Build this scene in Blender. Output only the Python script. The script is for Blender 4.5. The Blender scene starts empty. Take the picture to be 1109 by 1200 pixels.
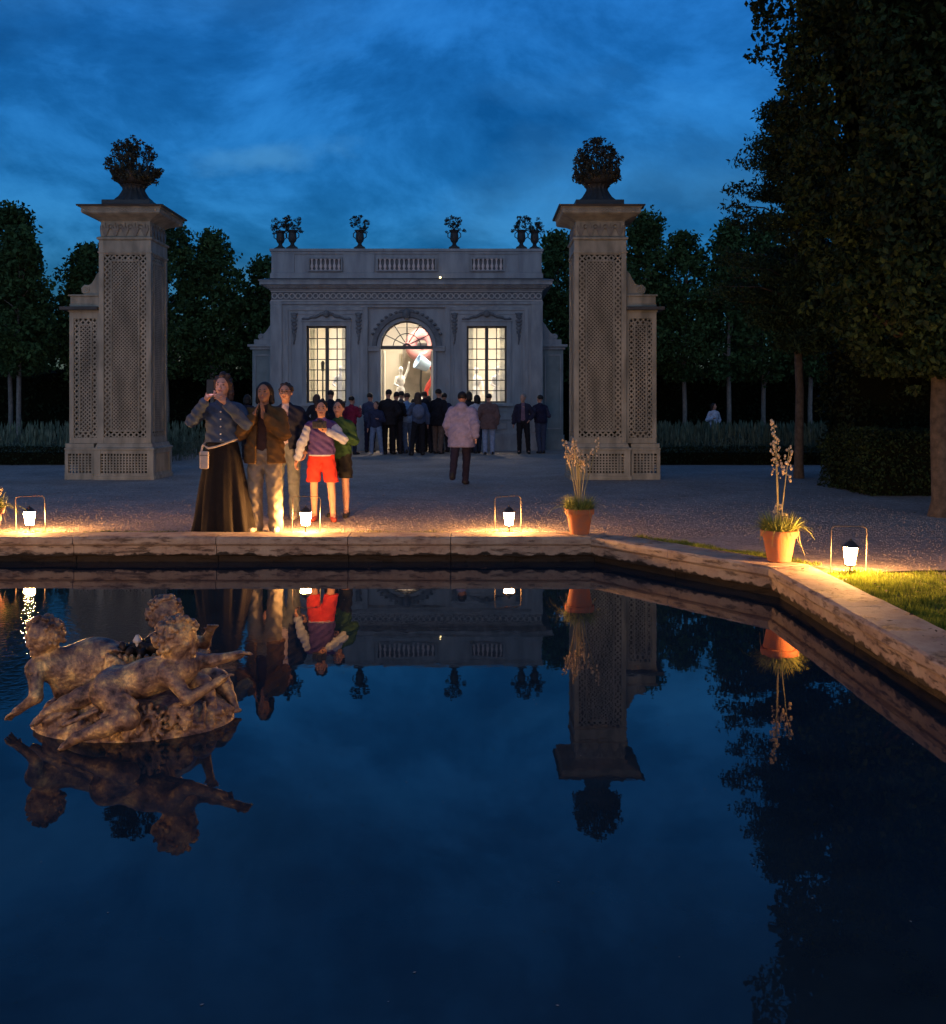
import bpy, math, random
import numpy as np
from mathutils import Matrix, Vector, Euler
R = math.radians
rng = np.random.default_rng(7)
random.seed(7)
SC = bpy.context.scene
EXPO = 0.5
COL = SC.collection
PI = math.pi

# ------------------------------------------------------------------ helpers
def link(o, parent=None):
    COL.objects.link(o)
    if parent is not None:
        o.parent = parent
    return o

def tag(o, label, cat, group=None, kind=None):
    if label: o['label'] = label
    if cat: o['category'] = cat
    if group: o['group'] = group
    if kind: o['kind'] = kind
    return o

def thing(name, label, cat, loc=(0, 0, 0), rz=0.0, group=None):
    o = bpy.data.objects.new(name, None)
    o.empty_display_size = 0.1
    COL.objects.link(o)
    o.location = loc
    o.rotation_euler = (0, 0, rz)
    return tag(o, label, cat, group)

def copy_tree(o, parent=None):
    c = o.copy(); COL.objects.link(c); c.parent = parent
    for ch in list(o.children):
        copy_tree(ch, c)
    return c

def np_mesh(name, verts, faces, mats=None, fmat=None, smooth=False):
    """verts (N,3), faces (M,k) all the same k"""
    verts = np.asarray(verts, dtype=np.float32); faces = np.asarray(faces, dtype=np.int32)
    me = bpy.data.meshes.new(name)
    M, k = faces.shape
    me.vertices.add(len(verts)); me.vertices.foreach_set('co', verts.ravel())
    me.loops.add(M * k); me.loops.foreach_set('vertex_index', faces.ravel())
    me.polygons.add(M)
    me.polygons.foreach_set('loop_start', np.arange(0, M * k, k, dtype=np.int32))
    me.polygons.foreach_set('loop_total', np.full(M, k, dtype=np.int32))
    if mats:
        for m in (mats if isinstance(mats, (list, tuple)) else [mats]):
            me.materials.append(m)
    if fmat is not None:
        me.polygons.foreach_set('material_index', np.asarray(fmat, dtype=np.int32))
    me.polygons.foreach_set('use_smooth', np.full(M, smooth, dtype=bool))
    me.update(calc_edges=True)
    me.validate()
    return me

class MB:
    def __init__(s): s.v = []; s.f = []; s.xf = None
    def add(s, vs, fs):
        b = len(s.v)
        if s.xf: vs = [s.xf(*p) for p in vs]
        s.v += [tuple(p) for p in vs]
        s.f += [tuple(b + i for i in f) for f in fs]
        return s
    def box(s, x0, x1, y0, y1, z0, z1):
        v = [(x0,y0,z0),(x1,y0,z0),(x1,y1,z0),(x0,y1,z0),(x0,y0,z1),(x1,y0,z1),(x1,y1,z1),(x0,y1,z1)]
        return s.add(v, [(0,3,2,1),(4,5,6,7),(0,1,5,4),(1,2,6,5),(2,3,7,6),(3,0,4,7)])
    def frus(s, x0, x1, y0, y1, z0, X0, X1, Y0, Y1, z1):
        v = [(x0,y0,z0),(x1,y0,z0),(x1,y1,z0),(x0,y1,z0),(X0,Y0,z1),(X1,Y0,z1),(X1,Y1,z1),(X0,Y1,z1)]
        return s.add(v, [(0,3,2,1),(4,5,6,7),(0,1,5,4),(1,2,6,5),(2,3,7,6),(3,0,4,7)])
    def sqlathe(s, prof, cx=0, cy=0):
        """square stacked profile [(half, z)...]"""
        v = []; f = []
        for h, z in prof:
            v += [(cx-h,cy-h,z),(cx+h,cy-h,z),(cx+h,cy+h,z),(cx-h,cy+h,z)]
        n = len(prof)
        for i in range(n-1):
            for k in range(4):
                f.append((i*4+k, i*4+(k+1)%4, (i+1)*4+(k+1)%4, (i+1)*4+k))
        f.append((3,2,1,0)); f.append(tuple((n-1)*4+k for k in range(4)))
        return s.add(v, f)
    def lathe(s, prof, cx=0, cy=0, n=24, flute=0, nf=12, ax=None):
        v = []; f = []
        for r, z in prof:
            for k in range(n):
                a = 2*PI*k/n
                rr = r*(1+flute*math.cos(nf*a))
                v.append((cx+rr*math.cos(a), cy+rr*math.sin(a), z))
        m = len(prof)
        for i in range(m-1):
            for k in range(n):
                f.append((i*n+k, i*n+(k+1)%n, (i+1)*n+(k+1)%n, (i+1)*n+k))
        f.append(tuple(reversed(range(n)))); f.append(tuple((m-1)*n+k for k in range(n)))
        return s.add(v, f)
    def tube(s, pts, rad, n=6):
        pts = [Vector(p) for p in pts]
        if not hasattr(rad, '__len__'): rad = [rad]*len(pts)
        v = []; f = []
        up = Vector((0.13, 0.31, 0.94)).normalized()
        prev = None
        for i, p in enumerate(pts):
            d = (pts[min(i+1, len(pts)-1)] - pts[max(i-1, 0)]).normalized()
            a = prev if prev is not None else (up if abs(d.dot(up)) < .95 else Vector((1, 0, 0)))
            x = (a - d*a.dot(d)).normalized(); y = d.cross(x); prev = x
            for k in range(n):
                t = 2*PI*k/n
                q = p + (x*math.cos(t) + y*math.sin(t))*rad[i]
                v.append(tuple(q))
        m = len(pts)
        for i in range(m-1):
            for k in range(n):
                f.append((i*n+k, i*n+(k+1)%n, (i+1)*n+(k+1)%n, (i+1)*n+k))
        f.append(tuple(reversed(range(n)))); f.append(tuple((m-1)*n+k for k in range(n)))
        return s.add(v, f)
    def prism(s, poly, y0, y1):
        """poly of (x,z), counter-clockwise seen from -y"""
        n = len(poly)
        v = [(x, y0, z) for x, z in poly] + [(x, y1, z) for x, z in poly]
        f = [tuple(range(n)), tuple(reversed(range(n, 2*n)))]
        for i in range(n):
            j = (i+1) % n
            f.append((i, i+n, j+n, j))
        return s.add(v, f)
    def torus(s, c, r, t, n=14, m=6, axis='y'):
        v = []; f = []
        for i in range(n):
            a = 2*PI*i/n
            for j in range(m):
                b = 2*PI*j/m
                q = (r+t*math.cos(b))
                if axis == 'y': v.append((c[0]+q*math.cos(a), c[1]+t*math.sin(b), c[2]+q*math.sin(a)))
                else: v.append((c[0]+q*math.cos(a), c[1]+q*math.sin(a), c[2]+t*math.sin(b)))
        for i in range(n):
            for j in range(m):
                f.append((i*m+j, ((i+1)%n)*m+j, ((i+1)%n)*m+(j+1)%m, i*m+(j+1)%m))
        return s.add(v, f)
    def ball(s, c, r, n=8, m=6):
        if not hasattr(r, '__len__'): r = (r, r, r)
        v = [(c[0], c[1], c[2]-r[2])]; f = []
        for i in range(1, m):
            p = -PI/2 + PI*i/m
            for k in range(n):
                a = 2*PI*k/n
                v.append((c[0]+r[0]*math.cos(p)*math.cos(a), c[1]+r[1]*math.cos(p)*math.sin(a), c[2]+r[2]*math.sin(p)))
        v.append((c[0], c[1], c[2]+r[2]))
        for k in range(n): f.append((0, 1+(k+1)%n, 1+k))
        for i in range(m-2):
            for k in range(n):
                f.append((1+i*n+k, 1+i*n+(k+1)%n, 1+(i+1)*n+(k+1)%n, 1+(i+1)*n+k))
        t = len(v)-1; b = 1+(m-2)*n
        for k in range(n): f.append((b+k, b+(k+1)%n, t))
        return s.add(v, f)
    def build(s, name, mat, parent=None, smooth=False, bevel=0, loc=None):
        me = bpy.data.meshes.new(name)
        me.from_pydata(s.v, [], s.f)
        if mat is not None:
            for m in (mat if isinstance(mat, (list, tuple)) else [mat]): me.materials.append(m)
        import bmesh
        bm = bmesh.new(); bm.from_mesh(me)
        bmesh.ops.recalc_face_normals(bm, faces=bm.faces)
        bm.to_mesh(me); bm.free()
        if smooth:
            for p in me.polygons: p.use_smooth = True
            try: me.set_sharp_from_angle(angle=R(38))
            except Exception: pass
        o = bpy.data.objects.new(name, me)
        link(o, parent)
        if loc: o.location = loc
        if bevel:
            b = o.modifiers.new('b', 'BEVEL'); b.width = bevel; b.segments = 2; b.limit_method = 'ANGLE'; b.angle_limit = R(50)
        return o

def lattice(mb, u0, u1, z0, z1, sp, w, y, th):
    """crossing diagonal slats filling a rectangle, two thin layers"""
    c = sp*math.sqrt(2)
    for layer, sgn in ((0, 1), (1, -1)):
        ya = y + layer*th; yb = ya + th*0.98
        # lines z = sgn*u + b
        bs = [z - sgn*u for u in (u0, u1) for z in (z0, z1)]
        b = min(bs) + c*0.5
        while b < max(bs):
            ts = []
            lo = max(u0, min((z0-b)*sgn, (z1-b)*sgn)); hi = min(u1, max((z0-b)*sgn, (z1-b)*sgn))
            if hi - lo > sp*0.25:
                p = (lo, sgn*lo+b); q = (hi, sgn*hi+b)
                d = w*0.5/math.sqrt(2)
                nx, nz = -sgn*d, d
                poly = [(p[0]-nx, p[1]-nz), (q[0]-nx, q[1]-nz), (q[0]+nx, q[1]+nz), (p[0]+nx, p[1]+nz)]
                mb.prism(poly, ya, yb)
            b += c
    return mb

def grille(mb, u0, u1, z0, z1, nx, nz, w, y, th):
    for i in range(1, nx):
        u = u0+(u1-u0)*i/nx; mb.box(u-w/2, u+w/2, y, y+th, z0, z1)
    for j in range(1, nz):
        z = z0+(z1-z0)*j/nz; mb.box(u0, u1, y+th*1.05, y+th*2, z-w/2, z+w/2)

def frame(mb, u0, u1, z0, z1, w, y0, y1):
    mb.box(u0, u0+w, y0, y1, z0, z1); mb.box(u1-w, u1, y0, y1, z0, z1)
    mb.box(u0+w, u1-w, y0, y1, z0, z0+w); mb.box(u0+w, u1-w, y0, y1, z1-w, z1)

def face_parts(name, mat_, parent, fn):
    for q in range(4):
        c, sn = (1, 0, -1, 0)[q], (0, 1, 0, -1)[q]
        mb = MB(); mb.xf = lambda u, y, z, c=c, sn=sn: (u*c - y*sn, u*sn + y*c, z)
        fn(mb); mb.xf = None; mb.build(name, mat_, parent)

# ------------------------------------------------------------------ signed-distance bodies
def smin(a, b, k):
    if k <= 0: return np.minimum(a, b)
    h = np.maximum(k - np.abs(a-b), 0)/k
    return np.minimum(a, b) - h*h*k*0.25

def cap(a, b, ra, rb=None, k=.02, t=0): return ('c', a, b, ra, ra if rb is None else rb, k, t)
def ell(c, r, rot=None, k=.02, t=0): return ('e', c, r, rot, k, t)

def sdf_obj(name, prims, mats, parent=None, h=.012, post=None, smooth=True, mesh_only=False):
    lo = np.array([1e9]*3); hi = -lo
    for p in prims:
        if p[0] == 'c':
            m = max(p[3], p[4]); a = np.minimum(p[1], p[2])-m; b = np.maximum(p[1], p[2])+m
        else:
            m = max(p[2]); a = np.array(p[1])-m; b = np.array(p[1])+m
        lo = np.minimum(lo, a); hi = np.maximum(hi, b)
    lo -= 4*h+.035; hi += 4*h+.035
    n = np.ceil((hi-lo)/h).astype(int)+1
    ax = [(lo[i]+h*np.arange(n[i])).astype(np.float32) for i in range(3)]
    F = np.full(n, .08, dtype=np.float32); T = np.zeros(n, dtype=np.int8)
    for p in prims:
        k, t = p[-2], p[-1]
        mg = k + 3*h
        if p[0] == 'c':
            m = max(p[3], p[4])+mg; a = np.minimum(p[1], p[2])-m; b = np.maximum(p[1], p[2])+m
        else:
            m = max(p[2])+mg; a = np.array(p[1])-m; b = np.array(p[1])+m
        i0 = np.clip(np.floor((a-lo)/h).astype(int), 0, n); i1 = np.clip(np.ceil((b-lo)/h).astype(int)+1, 0, n)
        sl = tuple(slice(i0[i], i1[i]) for i in range(3))
        X = ax[0][sl[0]][:, None, None]; Y = ax[1][sl[1]][None, :, None]; Z = ax[2][sl[2]][None, None, :]
        if p[0] == 'c':
            A = np.array(p[1], dtype=np.float32); B = np.array(p[2], dtype=np.float32); d = B-A
            L = max(float(d@d), 1e-9)
            s = np.clip(((X-A[0])*d[0]+(Y-A[1])*d[1]+(Z-A[2])*d[2])/L, 0, 1)
            D = np.sqrt((X-A[0]-s*d[0])**2+(Y-A[1]-s*d[1])**2+(Z-A[2]-s*d[2])**2) - (p[3]+(p[4]-p[3])*s)
        else:
            c = p[1]; r = p[2]
            x = X-c[0]; y = Y-c[1]; z = Z-c[2]
            if p[3] is not None:
                m = np.array(Euler(p[3]).to_matrix()).T
                x, y, z = (m[0][0]*x+m[0][1]*y+m[0][2]*z, m[1][0]*x+m[1][1]*y+m[1][2]*z, m[2][0]*x+m[2][1]*y+m[2][2]*z)
            k0 = np.sqrt((x/r[0])**2+(y/r[1])**2+(z/r[2])**2)
            k1 = np.sqrt((x/r[0]**2)**2+(y/r[1]**2)**2+(z/r[2]**2)**2)+1e-6
            D = k0*(k0-1)/k1
        D = np.broadcast_to(D, F[sl].shape)
        near = D < F[sl]
        Ts = T[sl]; Ts[near] = t
        F[sl] = smin(F[sl], D, k)
    if post is not None:
        F = post(ax[0][:, None, None], ax[1][None, :, None], ax[2][None, None, :], F).astype(np.float32)
    F[0], F[-1] = .05, .05; F[:, 0] = .05; F[:, -1] = .05; F[:, :, 0] = .05; F[:, :, -1] = .05
    S = F < 0
    cnt = np.zeros(np.array(F.shape)-1, dtype=np.int8)
    corners = [(i, j, k) for i in (0, 1) for j in (0, 1) for k in (0, 1)]
    def sub(A, c): return A[c[0]:A.shape[0]-1+c[0], c[1]:A.shape[1]-1+c[1], c[2]:A.shape[2]-1+c[2]]
    for c in corners: cnt += sub(S, c)
    I, J, K = np.nonzero((cnt > 0) & (cnt < 8))
    N = len(I)
    pos = np.zeros((N, 3)); num = np.zeros(N)
    for c in corners:
        for axs in range(3):
            if c[axs]: continue
            e = list(c); e[axs] = 1
            f0 = F[I+c[0], J+c[1], K+c[2]]; f1 = F[I+e[0], J+e[1], K+e[2]]
            cr = (f0 < 0) != (f1 < 0)
            t = np.where(cr, f0/np.where(cr, f0-f1, 1), 0)
            q = np.stack([np.full(N, c[0], float), np.full(N, c[1], float), np.full(N, c[2], float)], 1)
            q[:, axs] += t
            pos += q*cr[:, None]; num += cr
    pos /= num[:, None]
    verts = lo + h*(pos + np.stack([I, J, K], 1))
    idx = -np.ones(cnt.shape, dtype=np.int32); idx[I, J, K] = np.arange(N)
    faces = []
    for axs in range(3):
        o1, o2 = [(1, 2), (2, 0), (0, 1)][axs]
        s0 = [slice(1, -1)]*3; s1 = [slice(1, -1)]*3
        s0[axs] = slice(0, -1); s1[axs] = slice(1, None)
        ch = S[tuple(s0)] != S[tuple(s1)]
        a = np.stack(np.nonzero(ch), 1)
        if len(a) == 0: continue
        off = np.ones(3, int); off[axs] = 0
        a = a + off
        def cell(d1, d2):
            b = a.copy(); b[:, o1] += d1; b[:, o2] += d2
            return idx[b[:, 0], b[:, 1], b[:, 2]]
        q = np.stack([cell(-1, -1), cell(0, -1), cell(0, 0), cell(-1, 0)], 1)
        flip = ~S[a[:, 0], a[:, 1], a[:, 2]]
        q[flip] = q[flip][:, ::-1]
        faces.append(q)
    faces = np.concatenate(faces); faces = faces[(faces >= 0).all(1)]
    tt = T[I, J, K]
    me = np_mesh(name, verts, faces, mats, tt[faces[:, 0]] if isinstance(mats, list) else None, smooth)
    if mesh_only: return me
    o = bpy.data.objects.new(name, me)
    return link(o, parent)

# ------------------------------------------------------------------ materials
def new_mat(name):
    m = bpy.data.materials.new(name); m.use_nodes = True
    nt = m.node_tree
    b = nt.nodes['Principled BSDF']
    return m, nt, b

def nd(nt, t, **kw):
    n = nt.nodes.new(t)
    for k, v in kw.items(): setattr(n, k, v)
    return n

def mat(name, col, col2=None, scale=8, rough=.7, metal=0, bump=0, bscale=None, detail=6, spec=.4, contrast=(.35, .65), island=0, transl=0, streak=0):
    m, nt, b = new_mat(name)
    b.inputs['Roughness'].default_value = rough
    b.inputs['Metallic'].default_value = metal
    b.inputs['Specular IOR Level'].default_value = spec
    tc = nd(nt, 'ShaderNodeTexCoord')
    nz = nd(nt, 'ShaderNodeTexNoise'); nz.inputs['Scale'].default_value = scale; nz.inputs['Detail'].default_value = detail
    if streak:
        mp = nd(nt, 'ShaderNodeMapping'); mp.inputs['Scale'].default_value = (1, 1, streak); nt.links.new(tc.outputs['Object'], mp.inputs['Vector']); nt.links.new(mp.outputs[0], nz.inputs['Vector'])
    else: nt.links.new(tc.outputs['Object'], nz.inputs['Vector'])
    cr = nd(nt, 'ShaderNodeValToRGB')
    cr.color_ramp.elements[0].position = contrast[0]; cr.color_ramp.elements[1].position = contrast[1]
    c2 = col2 if col2 else tuple(c*.75 for c in col)
    cr.color_ramp.elements[0].color = (*c2, 1); cr.color_ramp.elements[1].color = (*col, 1)
    nt.links.new(nz.outputs['Fac'], cr.inputs['Fac'])
    last = cr.outputs['Color']
    if island:
        g = nd(nt, 'ShaderNodeNewGeometry')
        mr = nd(nt, 'ShaderNodeMapRange'); mr.inputs['To Min'].default_value = 1-island; mr.inputs['To Max'].default_value = 1+island
        nt.links.new(g.outputs['Random Per Island'], mr.inputs['Value'])
        mx = nd(nt, 'ShaderNodeVectorMath', operation='SCALE')
        nt.links.new(last, mx.inputs[0]); nt.links.new(mr.outputs[0], mx.inputs['Scale'])
        last = mx.outputs[0]
    nt.links.new(last, b.inputs['Base Color'])
    if bump:
        n2 = nd(nt, 'ShaderNodeTexNoise'); n2.inputs['Scale'].default_value = bscale or scale*5; n2.inputs['Detail'].default_value = 5
        nt.links.new(tc.outputs['Object'], n2.inputs['Vector'])
        bp = nd(nt, 'ShaderNodeBump'); bp.inputs['Strength'].default_value = 1; bp.inputs['Distance'].default_value = bump
        nt.links.new(n2.outputs['Fac'], bp.inputs['Height']); nt.links.new(bp.outputs[0], b.inputs['Normal'])
    if transl:
        out = nt.nodes['Material Output']
        tr = nd(nt, 'ShaderNodeBsdfTranslucent'); nt.links.new(last, tr.inputs['Color'])
        ms = nd(nt, 'ShaderNodeMixShader'); ms.inputs[0].default_value = transl
        nt.links.new(b.outputs[0], ms.inputs[1]); nt.links.new(tr.outputs[0], ms.inputs[2])
        nt.links.new(ms.outputs[0], out.inputs['Surface'])
    return m

def emat(name, col, strength):
    m, nt, b = new_mat(name)
    b.inputs['Base Color'].default_value = (*col, 1)
    b.inputs['Emission Color'].default_value = (*col, 1)
    b.inputs['Emission Strength'].default_value = strength
    return m

M = {}
M['trellis'] = mat('trellis_paint', (.34, .345, .29), (.19, .20, .17), 6, .65, streak=.3, bump=.002, bscale=60)
M['wall'] = mat('pavilion_paint', (.35, .39, .43), (.24, .275, .31), 4, .7, streak=.22, bump=.002, bscale=40)
M['wall_trim'] = mat('pavilion_trim_paint', (.35, .38, .41), (.23, .26, .29), 5, .65, streak=.3, bump=.002, bscale=40)
M['wall_dark'] = mat('carved_ornament_and_slot_shade', (.17, .19, .21), (.11, .125, .15), 6, .7, bump=.004, bscale=60)  # carved ornament tone; also painted as slot shade behind the balusters
M['lead'] = mat('lead_sheet', (.055, .06, .065), (.03, .033, .037), 6, .5)
M['baluster'] = mat('baluster_paint', (.72, .64, .62), (.62, .56, .56), 8, .6)
M['terracotta'] = mat('terracotta', (.50, .155, .055), (.36, .15, .085), 14, .85, bump=.003, bscale=70)
M['soil'] = mat('potting_soil', (.03, .02, .012), None, 30, .95, bump=.01, bscale=60)
M['urn'] = mat('urn_metal_paint', (.045, .05, .055), (.025, .03, .033), 9, .6, bump=.003)
M['window_bar'] = mat('window_bar_paint', (.10, .10, .09), (.07, .07, .07), 8, .5)
M['plaster'] = mat('interior_plaster', (.80, .74, .62), (.76, .69, .57), 1.5, .8)
M['panel'] = mat('grey_marbled_panel', (.33, .29, .24), (.20, .18, .15), 3.5, .5, detail=10)
M['parquet'] = mat('interior_floor', (.25, .18, .11), None, 6, .4)
M['marble'] = mat('white_marble', (.85, .83, .80), (.75, .73, .70), 6, .4)
M['red_gloss'] = mat('red_lacquer', (.62, .07, .05), (.55, .05, .04), 4, .25)
M['blue_gloss'] = mat('pale_blue_lacquer', (.45, .60, .75), (.30, .42, .60), 3, .2)
M['bark'] = mat('bark', (.10, .085, .07), (.05, .042, .035), 12, .9, bump=.012, bscale=30)
M['pale_bark'] = mat('pale_bark', (.24, .23, .21), (.16, .15, .14), 12, .9, bump=.008, bscale=30)
M['leaf'] = mat('linden_leaves', (.062, .118, .040), (.032, .074, .028), 1.1, .75, island=.45, transl=.12, spec=.15)
M['leaf2'] = mat('clipped_tree_leaves', (.026, .050, .016), (.014, .028, .010), 1.3, .65, island=.55, transl=.12, spec=.2)
M['leaf3'] = mat('conifer_leaves', (.030, .058, .026), (.016, .034, .018), 1.5, .7, island=.4, transl=.1, spec=.15)
M['leafhedge'] = mat('hedge_leaves', (.022, .036, .014), (.010, .018, .008), 1.5, .7, island=.5, spec=.15)
M['core'] = mat('twigs_and_hollow_shade', (.012, .014, .008), None, 10, 1, spec=0)  # inner hedge twigs; also paints the shade inside the hollow piers
M['lav'] = mat('silver_green_foliage', (.12, .17, .13), (.06, .10, .07), 3, .8, island=.5, spec=.2)
M['grass'] = mat('grass_blades', (.26, .32, .045), (.12, .17, .025), 6, .7, island=.5, transl=.25, spec=.2)
M['drygrass'] = mat('dry_grass_blades', (.26, .22, .10), (.15, .15, .06), 3, .8, island=.5, spec=.2)
M['turf'] = mat('turf_soil', (.10, .11, .035), (.14, .10, .06), 5, .95, bump=.02, bscale=25)
M['wire'] = mat('pale_wire', (.13, .11, .09), None, 20, .4, metal=.3)
M['black_metal'] = mat('black_metal', (.03, .03, .03), None, 20, .45)
M['cable'] = mat('cable_rubber', (.015, .015, .015), None, 20, .6)
M['lamp_glass'] = emat('lit_lantern_glass', (1.0, .46, .135), 760)
M['pot_leaf'] = mat('potted_leaves', (.34, .36, .08), (.18, .22, .05), 8, .7, island=.4, transl=.2)
M['stem'] = mat('flower_stem', (.34, .30, .16), (.25, .24, .12), 14, .8)
M['flower'] = mat('pale_flowers', (.66, .54, .36), (.50, .38, .24), 20, .8, island=.3)

def bronze():
    m, nt, b = new_mat('weathered_gilt_lead')
    tc = nd(nt, 'ShaderNodeTexCoord')
    n1 = nd(nt, 'ShaderNodeTexNoise'); n1.inputs['Scale'].default_value = 11; n1.inputs['Detail'].default_value = 10; n1.inputs['Roughness'].default_value = .65
    nt.links.new(tc.outputs['Object'], n1.inputs['Vector'])
    cr = nd(nt, 'ShaderNodeValToRGB'); e = cr.color_ramp.elements
    e[0].position = .34; e[0].color = (.035, .022, .022, 1); e[1].position = .64; e[1].color = (.88, .60, .24, 1)
    k = e.new(.46); k.color = (.20, .13, .105, 1)
    k = e.new(.56); k.color = (.42, .28, .15, 1)
    nt.links.new(n1.outputs['Fac'], cr.inputs['Fac']); nt.links.new(cr.outputs[0], b.inputs['Base Color'])
    b.inputs['Metallic'].default_value = .2
    b.inputs['Roughness'].default_value = .40
    n2 = nd(nt, 'ShaderNodeTexNoise'); n2.inputs['Scale'].default_value = 45; n2.inputs['Detail'].default_value = 6
    nt.links.new(tc.outputs['Object'], n2.inputs['Vector'])
    bp = nd(nt, 'ShaderNodeBump'); bp.inputs['Distance'].default_value = .011; bp.inputs['Strength'].default_value = .9
    nt.links.new(n2.outputs['Fac'], bp.inputs['Height']); nt.links.new(bp.outputs[0], b.inputs['Normal'])
    return m
M['bronze'] = bronze()

def stone():
    m, nt, b = new_mat('weathered_pink_limestone')
    tc = nd(nt, 'ShaderNodeTexCoord')
    n1 = nd(nt, 'ShaderNodeTexNoise'); n1.inputs['Scale'].default_value = 3.2; n1.inputs['Detail'].default_value = 9; n1.inputs['Roughness'].default_value = .7
    nt.links.new(tc.outputs['Object'], n1.inputs['Vector'])
    cr = nd(nt, 'ShaderNodeValToRGB'); e = cr.color_ramp.elements
    e[0].position = .3; e[0].color = (.24, .16, .125, 1); e[1].position = .7; e[1].color = (.54, .44, .32, 1)
    k = e.new(.5); k.color = (.43, .32, .23, 1)
    nt.links.new(n1.outputs['Fac'], cr.inputs['Fac'])
    # dark pitted streaks running along the stone
    mp = nd(nt, 'ShaderNodeMapping'); mp.inputs['Scale'].default_value = (1, 1, 5)
    nt.links.new(tc.outputs['Object'], mp.inputs['Vector'])
    n3 = nd(nt, 'ShaderNodeTexNoise'); n3.inputs['Scale'].default_value = 5; n3.inputs['Detail'].default_value = 10; n3.inputs['Roughness'].default_value = .75
    nt.links.new(mp.outputs[0], n3.inputs['Vector'])
    c3 = nd(nt, 'ShaderNodeValToRGB'); c3.color_ramp.elements[0].position = .36; c3.color_ramp.elements[1].position = .47
    c3.color_ramp.elements[0].color = (.16, .12, .10, 1); c3.color_ramp.elements[1].color = (1, 1, 1, 1)
    nt.links.new(n3.outputs['Fac'], c3.inputs['Fac'])
    mul = nd(nt, 'ShaderNodeMix', data_type='RGBA', blend_type='MULTIPLY'); mul.inputs[0].default_value = .8
    nt.links.new(cr.outputs[0], mul.inputs[6]); nt.links.new(c3.outputs[0], mul.inputs[7])
    # dark band above the water, ragged top
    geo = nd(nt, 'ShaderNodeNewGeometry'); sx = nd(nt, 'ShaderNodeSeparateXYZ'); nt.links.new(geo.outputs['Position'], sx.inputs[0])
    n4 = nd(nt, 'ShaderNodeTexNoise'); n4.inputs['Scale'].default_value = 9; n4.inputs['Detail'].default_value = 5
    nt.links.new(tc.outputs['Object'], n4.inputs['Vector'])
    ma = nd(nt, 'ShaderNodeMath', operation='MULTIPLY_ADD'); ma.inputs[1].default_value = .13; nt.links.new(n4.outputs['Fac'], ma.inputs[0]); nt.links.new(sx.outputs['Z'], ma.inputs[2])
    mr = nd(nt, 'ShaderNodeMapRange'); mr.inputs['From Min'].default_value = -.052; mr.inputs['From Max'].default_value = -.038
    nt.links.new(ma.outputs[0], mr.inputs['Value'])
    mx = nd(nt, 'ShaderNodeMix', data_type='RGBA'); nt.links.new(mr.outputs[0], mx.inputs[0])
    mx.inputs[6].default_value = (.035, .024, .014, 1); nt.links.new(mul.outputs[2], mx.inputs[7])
    nt.links.new(mx.outputs[2], b.inputs['Base Color'])
    b.inputs['Roughness'].default_value = .8
    hh = nd(nt, 'ShaderNodeMath', operation='ADD'); nt.links.new(c3.outputs[0], hh.inputs[0])
    n5 = nd(nt, 'ShaderNodeTexNoise'); n5.inputs['Scale'].default_value = 60; n5.inputs['Detail'].default_value = 5
    nt.links.new(tc.outputs['Object'], n5.inputs['Vector']); nt.links.new(n5.outputs['Fac'], hh.inputs[1])
    bp = nd(nt, 'ShaderNodeBump'); bp.inputs['Distance'].default_value = .007
    nt.links.new(hh.outputs[0], bp.inputs['Height']); nt.links.new(bp.outputs[0], b.inputs['Normal'])
    return m
M['stone'] = stone()

def gravel():
    m, nt, b = new_mat('gravel_ground')
    tc = nd(nt, 'ShaderNodeTexCoord')
    vo = nd(nt, 'ShaderNodeTexVoronoi'); vo.inputs['Scale'].default_value = 45
    nt.links.new(tc.outputs['Object'], vo.inputs['Vector'])
    n1 = nd(nt, 'ShaderNodeTexNoise'); n1.inputs['Scale'].default_value = .9; n1.inputs['Detail'].default_value = 8; n1.inputs['Roughness'].default_value = .65
    nt.links.new(tc.outputs['Object'], n1.inputs['Vector'])
    cr = nd(nt, 'ShaderNodeValToRGB'); e = cr.color_ramp.elements
    e[0].position = .3; e[0].color = (.27, .22, .19, 1); e[1].position = .7; e[1].color = (.42, .345, .30, 1)
    nt.links.new(n1.outputs['Fac'], cr.inputs['Fac'])
    hs = nd(nt, 'ShaderNodeSeparateColor'); nt.links.new(vo.outputs['Color'], hs.inputs[0])
    mr = nd(nt, 'ShaderNodeMapRange'); mr.inputs['To Min'].default_value = .7; mr.inputs['To Max'].default_value = 1.3
    nt.links.new(hs.outputs[0], mr.inputs['Value'])
    sc = nd(nt, 'ShaderNodeVectorMath', operation='SCALE'); nt.links.new(cr.outputs[0], sc.inputs[0]); nt.links.new(mr.outputs[0], sc.inputs['Scale'])
    nt.links.new(sc.outputs[0], b.inputs['Base Color'])
    b.inputs['Roughness'].default_value = .9; b.inputs['Specular IOR Level'].default_value = .2
    n2 = nd(nt, 'ShaderNodeTexNoise'); n2.inputs['Scale'].default_value = 5; n2.inputs['Detail'].default_value = 8
    nt.links.new(tc.outputs['Object'], n2.inputs['Vector'])
    ad = nd(nt, 'ShaderNodeMath', operation='MULTIPLY_ADD'); ad.inputs[1].default_value = 6
    nt.links.new(n2.outputs['Fac'], ad.inputs[0]); nt.links.new(vo.outputs['Distance'], ad.inputs[2])
    bp = nd(nt, 'ShaderNodeBump'); bp.inputs['Distance'].default_value = .006; nt.links.new(ad.outputs[0], bp.inputs['Height'])
    nt.links.new(bp.outputs[0], b.inputs['Normal'])
    return m
M['gravel'] = gravel()

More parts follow.
